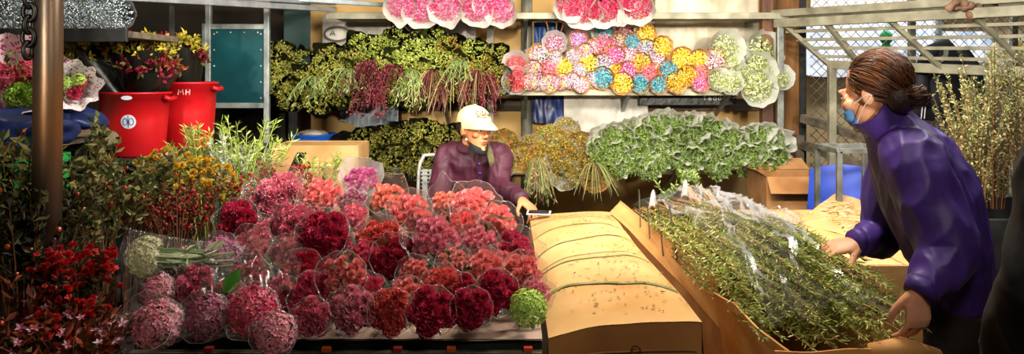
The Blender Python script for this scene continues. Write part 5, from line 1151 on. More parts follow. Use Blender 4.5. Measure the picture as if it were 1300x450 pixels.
# ================================================================ chain-link fence, tilted rack, hangings
t = thing('chain_link_fence', 'chain-link wire fence with metal posts at the right', 'fence', (3.2, 6.3, 0))
def fp(s, z): return Vector((2.25+s*2.4-3.2, 6.0-.55*s*0-6.3, z))
g = MB(); W, H, pz = 2.6, 2.3, .075
x = -H
while x < W:
    for sgn in (1, -1):
        a0, a1 = max(0, -x), min(H, W-x)
        if a1 > a0:
            pa = (x+a0, a0 if sgn > 0 else H-a0); pb = (x+a1, a1 if sgn > 0 else H-a1)
            g.tube([(pa[0]-.93, -.3+(.004 if sgn > 0 else 0), pa[1]+.05), (pb[0]-.93, -.3+(.004 if sgn > 0 else 0), pb[1]+.05)], .0028, 4, cap=False)
    x += pz
g.build('wire_mesh', M_steel, t)
for px, w in ((1020, .05), (1160, .045), (1290, .045)):
    X = P(px, 0, 6.0).x-3.2; g = MB(); g.bar((X, -.27, 0), (X, -.27, 2.5), w); g.build('post', M_palesteel if px > 1100 else M_darksteel, t, bevel=.003)
for z_, m in ((.06, M_steel), (2.36, M_steel)):
    g = MB(); g.bar((-.95, -.28, z_), (1.7, -.28, z_), .03); g.build('rail', m, t)
t = thing('timber_rails', 'two dark timber rails leaning across the lower fence', 'rail', (2.4, 5.8, 0))
for (x0, y0, x1, y1) in ((1018, 150, 1105, 178), (1012, 182, 1100, 212)):
    g = MB(); g.bar(P(x0, y0, 5.85)-t.location, P(x1, y1, 5.4)-t.location, .05, .06); g.build('timber_rail', M_greywood, t, bevel=.004)
g = MB(); X = P(1014, 0, 5.85).x-2.4; g.bar((X, .05, 0), (X, .05, .95), .06); g.build('support_post', M_greywood, t)
g = MB(); X = P(1102, 0, 5.45).x-2.4; g.bar((X, -.35, 0), (X, -.35, .80), .06); g.build('support_post', M_greywood, t)
# tilted rack of square tubes
t = thing('tilted_rack', 'tilted rack of square steel tubes above the woman, top right', 'rack', P(1150, 60, 5.0))
A, Bq = P(985, 30, 5.6), P(1330, 12, 4.25); C, Dq = P(1052, 82, 5.55), P(1345, 93, 4.45)
o_ = t.location
g = MB(); g.bar(A-o_, Bq-o_, .06, .06); g.bar(A-o_+Vector((0, .07, .075)), Bq-o_+Vector((0, .07, .075)), .05, .05); g.build('top_rail', M_palesteel, t, bevel=.004)
g = MB(); g.bar(C-o_, Dq-o_, .05, .06); g.build('bottom_rail', M_palesteel, t, bevel=.004)
for px0, px1 in ((993, 1052), (1047, 1092), (1126, 1196), (1233, 1312)):
    s0 = (px0-985)/345; s1 = (px1-1052)/293
    # point on each rail that the bar joins
    def onrail(E, F_, px): 
        lo_, hi = 0.0, 1.0
        for _ in range(40):
            m_ = (lo_+hi)/2; p = E.lerp(F_, m_); x_ = CX+p.x/p.y*FPX
            if x_ < px: lo_ = m_
            else: hi = m_
        return E.lerp(F_, lo_)
    g = MB(); g.bar(onrail(A, Bq, px0)-o_, onrail(C, Dq, px1)-o_, .045, .03); g.build('cross_bar', M_palesteel, t, bevel=.003)
for k in range(4):
    f = (k+1)/5; g = MB(); g.bar(A.lerp(C, f)-o_, Bq.lerp(Dq, f)-o_, .022, .022); g.build('slat', M_palesteel, t, bevel=.002)
for px, E, F_ in ((1056, C, Dq), (1338, C, Dq)):
    p = onrail(E, F_, px)-o_; g = MB(); g.bar(p+Vector((0, 0, 0)), Vector((p.x, p.y, -o_.z)), .05); g.build('post', M_palesteel, t, bevel=.003)
for px in (990, 1335):
    p = onrail(A, Bq, px)-o_; g = MB(); g.bar(p, Vector((p.x, p.y, -o_.z)), .045); g.build('post', M_steel, t, bevel=.003)
# ceiling-side beam above the rack
t2 = thing('metal_beam', 'pale metal beam crossing the top right corner above the rack', 'beam', P(1150, 8, 5.4))
g = MB(); g.bar(P(1010, 22, 5.9)-t2.location, P(1330, -2, 4.6)-t2.location, .05, .07); g.build('beam_profile', M_palesteel, t2, bevel=.004)
g = MB(); g.bar(P(1010, 29, 5.9)-t2.location, P(1330, 6, 4.6)-t2.location, .02, .02); g.build('pipe', M_steel, t2)
# rag knotted on the rack
g = MB(); p = onrail(A, Bq, 1222)
for k in range(5):
    a = k*1.3; pts = [Vector((-.10+.05*k, -.02, .02*math.sin(a))), Vector((-.06+.045*k, -.06, .05*math.cos(a))), Vector((-.01+.04*k, -.05, .02)), Vector((.03+.03*k, .03, -.03*math.sin(a)))]
    g.tube(spline(pts, 5), [.022+.006*math.sin(q*1.7+k) for q in range(16)], 10)
o = g.build('knotted_rag', pm('brown_rag', '#8c6a52', '#5c4334', 12, .9, bump=.4, bscale=40), None, True); o.location = p+Vector((0, 0, .02)); tag(o, 'brown rag knotted round the top rail of the tilted rack', 'rag')
# pale hoarding, hung things
def board3(name, label, cat, px0, px1, py0, py1, Y, m, seed): 
    return hung(name, label, cat, px0, px1, py0, py1, Y, m, .04, seed, .01)
board3('hanging_tarp', 'white sheeting hanging beyond the fence above the woman', 'tarp', 1022, 1195, 22, 96, 7.2, pm('white_sheeting', '#e9ebec', '#bfc9d6', 3, .6, bump=.2, bscale=6), 21)
board3('hanging_tarp', 'bluish white sheeting hanging beyond the fence near the yellow flowers', 'tarp', 1150, 1262, 40, 104, 7.1, pm('bluish_sheeting', '#a9c0de', '#e6e9ee', 5, .6, bump=.2, bscale=6, contrast=(.42, .58)), 23)
board3('hanging_tarp', 'cream sheeting hanging at the top behind the tilted rack', 'tarp', 1030, 1310, -40, 18, 7.25, pm('cream_sheeting', '#ddd3c6', '#c2b4a2', 3, .6), 25)
g = MB(); g.lathe([(0, 0), (.035, .005), (.04, .03), (.04, .07), (.028, .08), (.028, .09), (.045, .11), (.045, .16), (.02, .19), (.006, .20), (.006, .24), (0, .24)], 16)
o = g.build('green_bottle', pm('green_plastic_b', '#1fae5a', '#168a46', 6, .35), None, True); o.location = P(1125, 70, 6.1); tag(o, 'bright green plastic bottle hanging on the fence above the woman', 'bottle')
M_jacket = pm('black_jacket', '#15161b', '#24262e', 9, .7, bump=.3, bscale=20)
t = thing('hanging_jacket', 'black jacket with white edge stripes hanging on the fence behind the woman', 'jacket', P(1198, 100, 5.2)); g = MB()
g.tube([(.02, 0, .26), (.0, 0, .20), (-.02, 0, .05), (-.03, 0, -.12), (-.04, 0, -.28)], [(.02, .02), (.11, .05), (.15, .07), (.17, .07), (.19, .06)], 20, 0, True, up=(0, 1, 0)); V = g.v[0]
g.build('jacket_body', M_jacket, t, smooth=True)
for s in (-1, 1):
    g = MB(); g.tube(spline([(s*.09, -.02, .19), (s*.17, -.05, .04), (s*.18, -.06, -.18)], 5), .05, 12); g.build('sleeve', M_jacket, t, smooth=True)
g = MB()
for k in range(2): g.strip([(-.135-.02*k, -.085, .06), (-.16-.02*k, -.09, -.1), (-.175-.02*k, -.09, -.26)], .007, (0, -1, 0))
g.build('stripe', pm('stripe_white', '#d8d8dc', None, 5, .7), t)
g = MB(); g.strip([P(1195, 62, 5.2)-t.location+Vector((0, -.06, 0)), P(1191, 72, 5.2)-t.location+Vector((0, -.09, 0)), P(1184, 77, 5.2)-t.location+Vector((0, -.09, 0))], .035, (0, -1, 0)); g.build('strap', M_palesteel, t)
# yellow flowers on a stand beyond, shrubs with small leaves
t = thing('flower_rack', 'grey rack carrying yellow flowers behind the shrub at right edge', 'rack', (P(1275, 0, 6.8).x, 6.85, 0))
for z_ in (P(0, 100, 6.8).z-.03, P(0, 76, 6.8).z-.02):
    g = MB(); g.box(-.45, .6, -.15, .25, z_-.025, z_); g.build('board', M_palesteel, t, bevel=.003)
for xx in (-.43, .58):
    g = MB(); g.bar((xx, .2, 0), (xx, .2, 2.0), .04); g.build('post', M_steel, t)
M_yel = pal('leaf_yellowflower', ['#e2c21e', '#f0d640', '#c9a412', '#f6e676', '#8c8a24'], trans=.2)
yb = [(1262, 92), (1285, 94), (1304, 92), (1268, 70), (1290, 66), (1306, 60), (1278, 108), (1300, 110)]
for i, (px, py) in enumerate(yb):
    w = ['leftmost on the lower board', 'second on the lower board', 'third on the lower board', 'leftmost on the upper board', 'second on the upper board', 'third on the upper board', 'hanging left below the boards', 'hanging right below the boards'][i]
    t = thing('yellow_flower_bunch', 'yellow flower bunch at the right edge, ' + w, 'flower bunch', M=frame(P(px, py, 6.62), (0, -1, .3), i), group='yellow flower bunches at the right edge')
    link('flower_head', cached('yel_%d' % (i % 2), lambda: leafball(70+i % 2, 420, .14, .10), M_yel, False), t, Matrix.Scale(.10, 4))
    link('wrap', cached('yel_wrap', lambda: wrap_grid(1, 1.1, length=1.6, lip=.1, corner=.3, corners=3), M_palewrap), t, Matrix.Scale(.10, 4))
M_shrub = pal('leaf_shrub', ['#8a9050', '#a6aa6a', '#687440', '#c0be84', '#505c32', '#d0c890'], trans=.25)
for k, (px, h, w, Y, lab) in enumerate(((1222, .70, .18, 4.3, 'fine leaved shrub bunch behind the back of the purple jacket'), (1262, .78, .18, 4.1, 'fine leaved shrub bunch in the middle between jacket and black sleeve'), (1300, .74, .18, 4.0, 'fine leaved shrub bunch at right edge above the black sleeve'), (1240, .60, .16, 3.8, 'lower fine leaved shrub bunch close behind the purple jacket'))):
    zb = P(0, 240, Y).z-.1; S('shrub_bunch', lab, 'shrub', (P(px, 0, Y).x, Y, zb), 30, h, w, [M_twig, M_shrub], per=70, leaf=(.020, .009), up0=.1, grp='fine leaved shrub bunches at right')
t = thing('plant_trough', 'grey trough stand holding the fine leaved shrub bunches', 'trough', (P(1262, 0, 4.05).x, 4.05, 0)); zt = .72
g = MB(); g.box(-.45, .45, -.36, .36, zt-.34, zt-.30)
for q in ((-.45, -.42, -.36, .36), (.42, .45, -.36, .36), (-.45, .45, -.36, -.33), (-.45, .45, .33, .36)): g.box(*q, zt-.34, zt)
g.build('trough_body', M_darksteel, t, bevel=.004)
for xx in (-.42, .42):
    for yy in (-.33, .33):
        g = MB(); g.bar((xx, yy, 0), (xx, yy, zt-.34), .04); g.build('leg', M_darksteel, t)
# ================================================================ people
def fused(mb, voxel, it=6, fac=.5):
    """fuse overlapping closed shapes into one continuous skin"""
    o = bpy.data.objects.new('tmp_skin', mb.mesh('tmp_skin', [])); COL.objects.link(o)
    r = o.modifiers.new('r', 'REMESH'); r.mode = 'VOXEL'; r.voxel_size = voxel
    s = o.modifiers.new('s', 'SMOOTH'); s.iterations = it; s.factor = fac
    dg = bpy.context.evaluated_depsgraph_get(); me = bpy.data.meshes.new_from_object(o.evaluated_get(dg))
    old = o.data; bpy.data.objects.remove(o); bpy.data.meshes.remove(old)
    n = len(me.vertices); V = np.empty(n*3); me.vertices.foreach_get('co', V); V = V.reshape(-1, 3)
    Nn = np.empty(n*3); me.vertices.foreach_get('normal', Nn); Nn = Nn.reshape(-1, 3)
    F = [tuple(p.vertices) for p in me.polygons]; bpy.data.meshes.remove(me); return V, Nn, F
def folds(V, Nn, amp, k=9.0, seed=0.0, axis=(1, 1, .6), fine=.35, where=None):
    ax = np.array(axis)
    for i in range(len(V)):
        p = V[i]*ax; d = nz(p, k, seed)
        d2 = .5-abs(nz(p*np.array([1, 1, 1.3])+d*.03, k*1.5, seed+3))*1.8
        a = amp*(where(V[i]) if where else 1.0)
        V[i] += Nn[i]*(a*d*.9+a*fine*1.6*d2)
    return V
def skinned(name, mb, voxel, mats, parent=None, it=6, fold=None, extra=None):
    V, Nn, F = fused(mb, voxel, it)
    if fold: V = folds(V, Nn, **fold)
    g = MB(); g.add(V, F, 0)
    if extra: g.merge(extra)
    return g.build(name, mats, parent, True)
def facing(pos, F, up=(0, 0, 1), s=1.0):
    """matrix of a head that looks along F (its own -Y)"""
    y = -Vector(F).normalized(); x = y.cross(Vector(up)).normalized(); z = x.cross(y)
    return Matrix.Translation(pos) @ Matrix((x, y, z)).transposed().to_4x4() @ Matrix.Scale(s, 4)
def head_shapes(fem=False):
    g = MB(); k = .94 if fem else 1.0
    g.ell((0, .015, .020), (.077*k, .097, .097), None, 24, 16); g.ell((0, -.035, -.045), (.060*k, .062, .080), None, 20, 14)
    g.ell((0, -.045, -.085), (.047*k, .048, .038)); g.ell((0, -.084, -.107), (.020, .016, .017))
    for s in (-1, 1):
        g.ell((s*.030, -.087, .022), (.026, .011, .008)); g.ell((s*.044, -.068, -.026), (.022, .022, .018))
        g.ell((s*.032, -.081, .001), (.015, .012, .010)); g.ell((s*.011, -.104, -.035), (.009, .009, .007))
        r = Matrix.Rotation(s*.35, 3, 'Z'); g.ell((s*.078*k, .012, -.012), (.009, .019, .031), r); g.ell((s*.074*k, .002, -.028), (.008, .010, .012))
    g.tube([(0, -.088, .018), (0, -.100, -.006), (0, -.112, -.028), (0, -.110, -.037)], [.008, .009, .0105, .008], 10)
    g.ell((0, -.094, -.062), (.024, .009, .0065)); g.ell((0, -.092, -.073), (.020, .010, .007))
    return g
def head_paint():
    g = MB()
    for s in (-1, 1):
        g.ell((s*.032, -.0905, .001), (.0115, .0035, .0052), None, 12, 8, 2); g.ell((s*.032, -.0925, .001), (.0052, .0032, .0052), None, 10, 8, 1)
        g.ell((s*.032, -.0925, .0065), (.014, .0045, .0022), None, 10, 6, 1)
        g.ell((s*.033, -.0960, .0245), (.019, .004, .0040), None, 12, 6, 1)
        g.ell((s*.007, -.1085, -.0405), (.004, .003, .002), None, 8, 5, 1)
    g.ell((0, -.0985, -.0610), (.0215, .0055, .0042), None, 14, 8, 3); g.ell((0, -.0975, -.0710), (.0185, .0060, .0048), None, 14, 8, 3)
    g.ell((0, -.1035, -.0660), (.0190, .0016, .0011), None, 12, 6, 1)
    return g
def hand_shapes(side=1, curl=(.5, .5, .5, .5), spread=.05, thumb=.4, s=1.0, thumb_in=.0):
    """hand along +Y, back of hand +Z, thumb on the side*X side"""
    g = MB()
    g.tube([(0, -.03, 0), (0, .0, 0), (side*.003, .035, 0), (0, .075, .001), (0, .098, -.002)], [(.026, .020), (.029, .019), (.040, .0165), (.043, .0145), (.036, .010)], 16, 0, True, up=(0, 0, 1))
    for i, (x, y0, L, r) in enumerate(((.031, .088, .070, .0082), (.0105, .094, .078, .0085), (-.0105, .091, .072, .0081), (-.031, .082, .057, .0072))):
        c = curl[i]; a = 0.12; p = Vector((side*x, y0-.012, 0)); pts = [p.copy()]; sp = spread*(1.5-i)*side
        for j, f in enumerate((.24, .40, .26, .20)):
            a += (0.25, .95, .75, .5)[j]*c
            d = Vector((math.sin(sp), math.cos(a)*math.cos(sp), -math.sin(a))); p = p+d*L*1.12*f; pts.append(p.copy())
        g.tube(spline(pts, 3), list(np.interp(np.linspace(0, 1, 13), [0, .3, .6, .9, 1], [r*1.12, r*1.08, r, r*.88, r*.55])), 10)
        g.ell(pts[-1], (r*.66,)*3, None, 10, 8)
    t = thumb
    p0 = Vector((side*.020, .008, -.006)); p1 = p0+Vector((side*.026, .026, -.010)); d = Vector((side*(.72-thumb_in), .62, -.25-.5*t)).normalized(); p2 = p1+d*.034
    d2 = Vector((side*(.45-.5*t-thumb_in), .85, -.25-.5*t)).normalized(); p3 = p2+d2*.030
    g.tube(spline([p0, p1, p2, p3], 4), list(np.interp(np.linspace(0, 1, 13), [0, .35, .7, 1], [.017, .0125, .0105, .0072])), 10); g.ell(p3, (.0074,)*3, None, 10, 8)
    M = Matrix.Scale(s, 4)
    h = MB(); h.merge(g, M); return h
def hframe(wrist, y, z):
    y = Vector(y).normalized(); z = Vector(z); x = y.cross(z).normalized(); z = x.cross(y)
    return Matrix.Translation(wrist) @ Matrix((x, y, z)).transposed().to_4x4()
def shoe_shape(ank, toe, w=.048):
    a, t_ = Vector(ank), Vector(toe); d = (t_-a); d.z = 0; d.normalize(); g = MB(); L = .25
    b0 = a-d*.06; pts = [b0+Vector((0, 0, -.0)), b0+d*.06, b0+d*.13, b0+d*.20, b0+d*L]
    zz = (.045, .05, .042, .034, .028)
    g.tube([Vector((p.x, p.y, zz[i])) for i, p in enumerate(pts)], [(w*.75, .04), (w*.85, .046), (w, .040), (w*1.02, .032), (w*.55, .022)], 14, 0, True, up=(0, 0, 1)); return g
def skinmat(name, a, b_): return pm(name, a, b_, 14, .5, bump=.05, bscale=120, spec=.4)
M_skinm = skinmat('skin_tan', '#c98a5f', '#b67448'); M_skinw = skinmat('skin_warm', '#cf9878', '#ba7f5e')
M_eyed = pm('dark_hair_brow', '#1c1411', '#2a1d17', 40, .6); M_eyew = pm('eye_white', '#d9cfc4', None, 9, .3); M_lip = pm('lip', '#a8604e', '#96503f', 30, .5)
def person(name, label, J, headM, skin, fem=False, hands=(), build=1.0, voxel=.0036):
    """one continuous body: torso, neck, head, arms, hands, legs"""
    g = MB(); F = J['front']; b = build
    g.tube([J['pelvis']+Vector((0, 0, -.08)), J['pelvis'], J['waist'], J['chest'], J['upper'], J['neck']], [(.09*b, .08*b), (.145*b, .105*b), (.125*b, .095*b), (.145*b, .105*b), (.13*b, .085*b), (.055, .055)], 24, 0, True, up=F)
    hn = headM @ Vector((0, .028, -.06)); g.tube([J['upper'], J['neck'], (J['neck']+hn)/2, hn], [.06, .054, .049, .052], 16)
    g.merge(head_shapes(fem), headM)
    for s in ('L', 'R'):
        sh, el, wr = J['sh'+s], J['el'+s], J['wr'+s]
        g.tube(spline([J['upper'].lerp(sh, .3), sh, sh.lerp(el, .5), el, el.lerp(wr, .4), wr], 3), list(np.interp(np.linspace(0, 1, 16), [0, .2, .4, .6, .8, 1], [.05, .052, .045, .037, .037, .026])), 14)
        hp, kn, an = J['hip'+s], J['kn'+s], J['an'+s]
        g.tube(spline([hp, hp.lerp(kn, .5), kn, kn.lerp(an, .35), an], 3), list(np.interp(np.linspace(0, 1, 13), [0, .25, .5, .7, 1], [.083, .072, .054, .053, .036])), 16)
        g.merge(shoe_shape(an, J['to'+s], .038))
    for wrist, y, z, side, kw in hands: g.merge(hand_shapes(side, **kw), hframe(wrist, y, z))
    pt = MB(); pt.merge(head_paint(), headM)
    o = skinned(name, g, voxel, [skin, M_eyed, M_eyew, M_lip], None, 3, extra=pt)
    return tag(o, label, 'person')

# ---------------- seated man
V3 = Vector
J = dict(front=V3((.25, -.97, 0)), pelvis=V3((-.22, 4.80, .55)), waist=V3((-.22, 4.77, .68)), chest=V3((-.225, 4.68, .82)), upper=V3((-.225, 4.60, .93)), neck=V3((-.222, 4.57, .985)),
         shR=V3((-.385, 4.62, .935)), elR=P(556, 258, 4.55), wrR=P(598, 290, 4.30), shL=V3((-.065, 4.57, .94)), elL=P(634, 236, 4.46), wrL=P(663, 254, 4.23),
         hipL=V3((-.13, 4.74, .54)), knL=V3((-.02, 4.33, .60)), anL=V3((-.03, 4.42, .09)), toL=V3((.02, 4.2, .05)), hipR=V3((-.31, 4.76, .54)), knR=V3((-.37, 4.32, .58)), anR=V3((-.36, 4.40, .09)), toR=V3((-.38, 4.2, .05)))
hmM = facing(P(602.5, 163.5, 4.50), (.66, -.75, -.08), (.06, 0, 1), 1.02)
man = person('person', 'seated man in cream cap and plum shirt holding a phone on the long carton', J, hmM, M_skinm,
             hands=[(J['wrL'], (.62, -.62, -.50), (.35, -.20, .9), 1, dict(curl=(.55, .5, .5, .55), spread=.07, thumb=.35)), (J['wrR'], (.6, -.5, -.3), (0, -.5, .8), -1, dict(curl=(.4, .4, .4, .4)))])
M_shirt = pm('plum_shirt', '#4e2032', '#3f1828', 6, .62, bump=.12, bscale=60)
g = MB()
g.tube([V3((-.22, 4.80, .50)), J['waist'], J['chest'], J['upper']+V3((0, .01, 0)), V3((-.223, 4.59, .975)), V3((-.222, 4.585, 1.005))], [(.165, .135), (.168, .135), (.185, .135), (.165, .115), (.095, .080), (.066, .066)], 28, 0, True, up=J['front'])
for s, e in (('L', .99), ('R', .95)):
    sh, el, wr = J['sh'+s], J['el'+s], J['wr'+s]
    g.tube(spline([J['upper'].lerp(sh, .35)+V3((0, 0, -.01)), sh, sh.lerp(el, .5), el, el.lerp(wr, .5), el.lerp(wr, e)], 3), list(np.interp(np.linspace(0, 1, 16), [0, .2, .45, .6, .8, 1], [.078, .068, .065, .062, .055, .044])), 16)
sh_ = skinned('shirt', g, .007, M_shirt, man, 5, dict(amp=.006, k=12, seed=2, axis=(1, 1, .55), fine=.8))
g = MB()          # collar
def collar(u, v):
    a = -math.pi/2+.45+(2*math.pi-.7)*u; r = .066+.036*v; c = V3((-.222, 4.580, 1.034)); f = math.cos(a+math.pi/2)
    return c+V3((r*math.cos(a)*1.05, r*math.sin(a), -.05*v*(1-.2*f)-.035*max(0, f)))
g.grid(collar, 40, 6); g.grid(lambda u, v: collar(u, v)+V3((0, 0, -.006)), 40, 6); g.build('collar', M_shirt, sh_, smooth=True)
g = MB()
Fm = J['front'].normalized()
def onchest(s, dx, out=.0): # runs down the shirt front
    c = V3(J['upper']).lerp(J['waist'], s); r = .120+.035*s; return c+Fm*(r+out)+Fm.cross(V3((0, 0, 1)))*-dx+V3((0, 0, .0))
g.strip([onchest(q, 0, .018) for q in np.linspace(.05, 1, 12)], .03, Fm); g.build('placket', M_shirt, sh_, smooth=True)
for q in (.15, .38, .61, .84):
    g = MB(); g.ell(onchest(q, 0, .022), (.007, .007, .007), None, 10, 6); g.build('button', pm('blue_button', '#2c3c9a', None, 5, .4), sh_, smooth=True)
g = MB()
for s in ('L', 'R'):
    g = MB(); el, wr = J['el'+s], J['wr'+s]; g.tube([el.lerp(wr, .88), el.lerp(wr, .93), el.lerp(wr, 1.02)], [.046, .044, .040], 18); g.build('cuff', M_shirt, sh_, smooth=True)
g = MB()
g.tube([J['pelvis']+V3((0, .02, -.09)), J['pelvis'], J['waist']], [(.15, .12), (.17, .13), (.15, .12)], 20, 0, True, up=J['front'])
for s in ('L', 'R'): g.tube(spline([J['hip'+s], J['hip'+s].lerp(J['kn'+s], .5), J['kn'+s], J['kn'+s].lerp(J['an'+s], .5), J['an'+s]], 3), list(np.interp(np.linspace(0, 1, 13), [0, .25, .5, .75, 1], [.10, .095, .078, .068, .062])), 16)
skinned('trousers', g, .008, pm('black_trousers', '#131416', '#1c1d20', 12, .85, bump=.2, bscale=50), man, 4, dict(amp=.010, k=9, seed=4))
M_shoe = pm('dark_shoe', '#1a1512', '#241c17', 9, .5)
for s in ('L', 'R'): skinned('shoe', shoe_shape(J['an'+s], J['to'+s], .05), .006, M_shoe, man, 3)
# strap across the chest
g = MB(); st = [(V3((-.150, 4.57, 1.015)), .02), (onchest(.02, .070, .035), .03), (onchest(.30, .072, .045), .035), (onchest(.62, .065, .045), .035), (onchest(1.0, .055, .04), .03)]
g.strip(spline([a for a, _ in st], 6), .036, Fm); g.strip([p+Fm*.003 for p in (V3(q) for q in spline([a for a, _ in st], 6))], .034, Fm); g.build('bag_strap', pm('olive_strap', '#5b5434', '#474126', 30, .8), man, smooth=True)
# cap
M_cap = pm('cream_cap', '#eadca6', '#d9c88a', 8, .75, bump=.08, bscale=90)
cap = bpy.data.objects.new('cap', None)
g = MB()
def capdome(u, v, k=1.0):
    a = u*2*math.pi; t_ = v*math.pi*.52; sx, sy, sz = .090*k, .110*k, .090*k
    z = .042+sz*math.cos(t_); low = max(0, v-.8)/.2
    y = .014+sy*math.sin(t_)*math.sin(a); z += -.018*low*max(0, math.sin(a))
    return (sx*math.sin(t_)*math.cos(a)*(1+.006*math.cos(6*a)), y, z)
g.grid(capdome, 48, 16, 0, True); g.grid(lambda u, v: capdome(u, v, .97), 48, 16, 0, True)
def brim(u, v, dz=0.0):
    a = math.pi+math.pi*u; w = 1.0
    x0, y0 = .088*math.cos(a), .014+.106*math.sin(a)*.98
    out = math.sin(math.pi*u)**.75
    return (x0*(1-.06*v), y0-.085*v*out, .050-.010*out*v-.030*v*(1-out)*0-.030*abs(2*u-1)**2*(v*.6+.2)-.022*v*v+dz)
g.grid(brim, 30, 8); g.grid(lambda u, v: brim(u, v, -.004), 30, 8)
V = np.vstack(g.v); A = np.array(hmM); g.v = [V @ A[:3, :3].T+A[:3, 3]]
bpy.data.objects.remove(cap); cap = g.build('cap', M_cap, man, True)
g = MB(); g.ell((0, .014, .133), (.008, .008, .005), None, 12, 8); q = MB(); q.merge(g, hmM); q.build('cap_button', M_cap, cap, True)
g = MB()          # looping stitched lettering on the front of the cap
def oncap(x, z):
    k = max(0, 1-(x/.093)**2-((z-.042)/.093)**2); return hmM @ V3((x, .014-.1135*math.sqrt(k), z))
def script(x0, z0, w, pts): return [oncap(x0+a*w, z0+c*w) for a, c in pts]
nrm = hmM.to_3x3() @ V3((0, -1, .3))
CAPL = [[(.9, 1.3), (.4, 1.6), (0, 1.0), (.1, .2), (.6, 0), (1.0, .4)], [(1.7, .6), (1.3, .7), (1.15, .2), (1.5, .0), (1.75, .6), (1.8, 0)], [(2.1, .0), (2.3, .9), (2.5, 1.6), (2.25, 1.5), (2.3, .1), (2.6, 0)], [(2.8, .7), (2.8, 0)], [(3.3, 0), (3.4, 1.3), (3.7, 1.6), (3.7, 1.2)], [(3.1, .7), (3.8, .75)], [(4.2, .65), (3.95, .3), (4.2, 0), (4.5, .3), (4.2, .65)], [(4.8, .0), (4.8, .6), (5.1, .6)], [(5.4, .6), (5.4, 0), (5.6, .5), (5.8, .5), (5.8, 0)], [(-.1, -.35), (2.5, -.55), (5.6, -.25)]]
for p_ in CAPL: g.strip(script(-.048, .082, .0160, p_), .0052, nrm)
g.build('lettering', pm('brown_thread', '#5c4038', '#4a322c', 30, .8), cap)
# hair under the cap, mask under the chin
g = MB(); g.ell((0, .035, .002), (.081, .085, .065), None, 20, 12); q = MB(); q.merge(g, hmM); q.build('hair', M_eyed, man, True)
g = MB()
def chinmask(u, v):
    a = (-1.45+2.9*u); e = .35+v*1.2
    return hmM @ V3((.061*math.sin(a), -.034-.066*math.cos(a)*math.sin(.6+e*.9)-.0, -.092-.040*v+.030*(1-math.cos(a))))
g.grid(chinmask, 24, 8); g.grid(lambda u, v: chinmask(u, v)+V3((0, 0, -.003)), 24, 8)
fm = g.build('face_mask', pm('black_mask', '#101012', '#18181b', 30, .8), man, True)
for s in (-1, 1):
    g = MB(); g.tube([hmM @ V3(p) for p in ((s*.058, -.045, -.085), (s*.074, -.015, -.050), (s*.083, .010, -.015), (s*.082, .028, -.010))], .0028, 6); g.build('ear_loop', M_black, fm, True)
g = MB(); g.ell(hmM @ V3((-.070, -.022, -.058)), (.008, .008, .008), None, 12, 8); g.build('white_bead', M_wpaper, fm, True)
# phone in his hand
t = thing('smartphone', 'white-rimmed smartphone under the hand of the seated man on the carton', 'phone', M=Matrix.Translation(P(684, 272, 4.06)+V3((0, 0, .006))) @ Matrix.Rotation(-.12, 4, 'Z') @ Matrix.Rotation(.10, 4, 'X'))
g = MB(); g.box(-.062, .062, -.036, .036, -.004, .004); g.build('phone_body', pm('phone_white', '#d8d8da', '#c4c4c8', 9, .3, .2), t, bevel=.003)
g = MB(); g.box(-.052, .052, -.032, .032, .004, .0048); g.build('screen', pm('phone_screen', '#0b0c10', '#14161c', 9, .1), t)
# chair behind him
t = thing('folding_chair', 'white tubular folding chair with woven back behind the seated man', 'chair', (-.37, 4.95, 0), .12); M_cw = pm('chair_white', '#d7d8d4', '#b4b6b0', 12, .35, .3)
for s in (-1, 1):
    g = MB(); g.tube(spline([(s*.22, -.24, 0), (s*.22, -.05, .28), (s*.22, .10, .50), (s*.215, .16, .76), (s*.20, .17, .845)], 4), .0115, 10); g.build('leg', M_cw, t, True)
    g = MB(); g.tube([(s*.20, .25, 0), (s*.20, -.02, .30), (s*.20, -.20, .44)], .0115, 10); g.build('leg', M_cw, t, True)
g = MB(); g.tube(spline([(-.20, .17, .835), (-.185, .172, .865), (-.15, .172, .88), (.15, .172, .88), (.185, .172, .865), (.20, .17, .835)], 4), .0115, 10); g.build('top_tube', M_cw, t, True)
g = MB()
for k in range(9):
    x = -.175+.35*k/8; g.grid(lambda u, v: (x-.016+.032*u, .155+.008*math.sin(v*9+k)+.004*(k % 2), .50+.29*v), 2, 8)
for k in range(12): g.grid(lambda u, v: (-.20+.40*u, .153+.007*(k % 2), .50+.025*k+.010*v), 20, 1)
g.build('backrest', pm('chair_webbing', '#c5c8c2', '#9ea19a', 30, .6), t, True)
g = MB(); g.box(-.205, .205, -.22, .13, .425, .45); g.build('seat', pm('chair_webbing', '#c5c8c2'), t, bevel=.01)

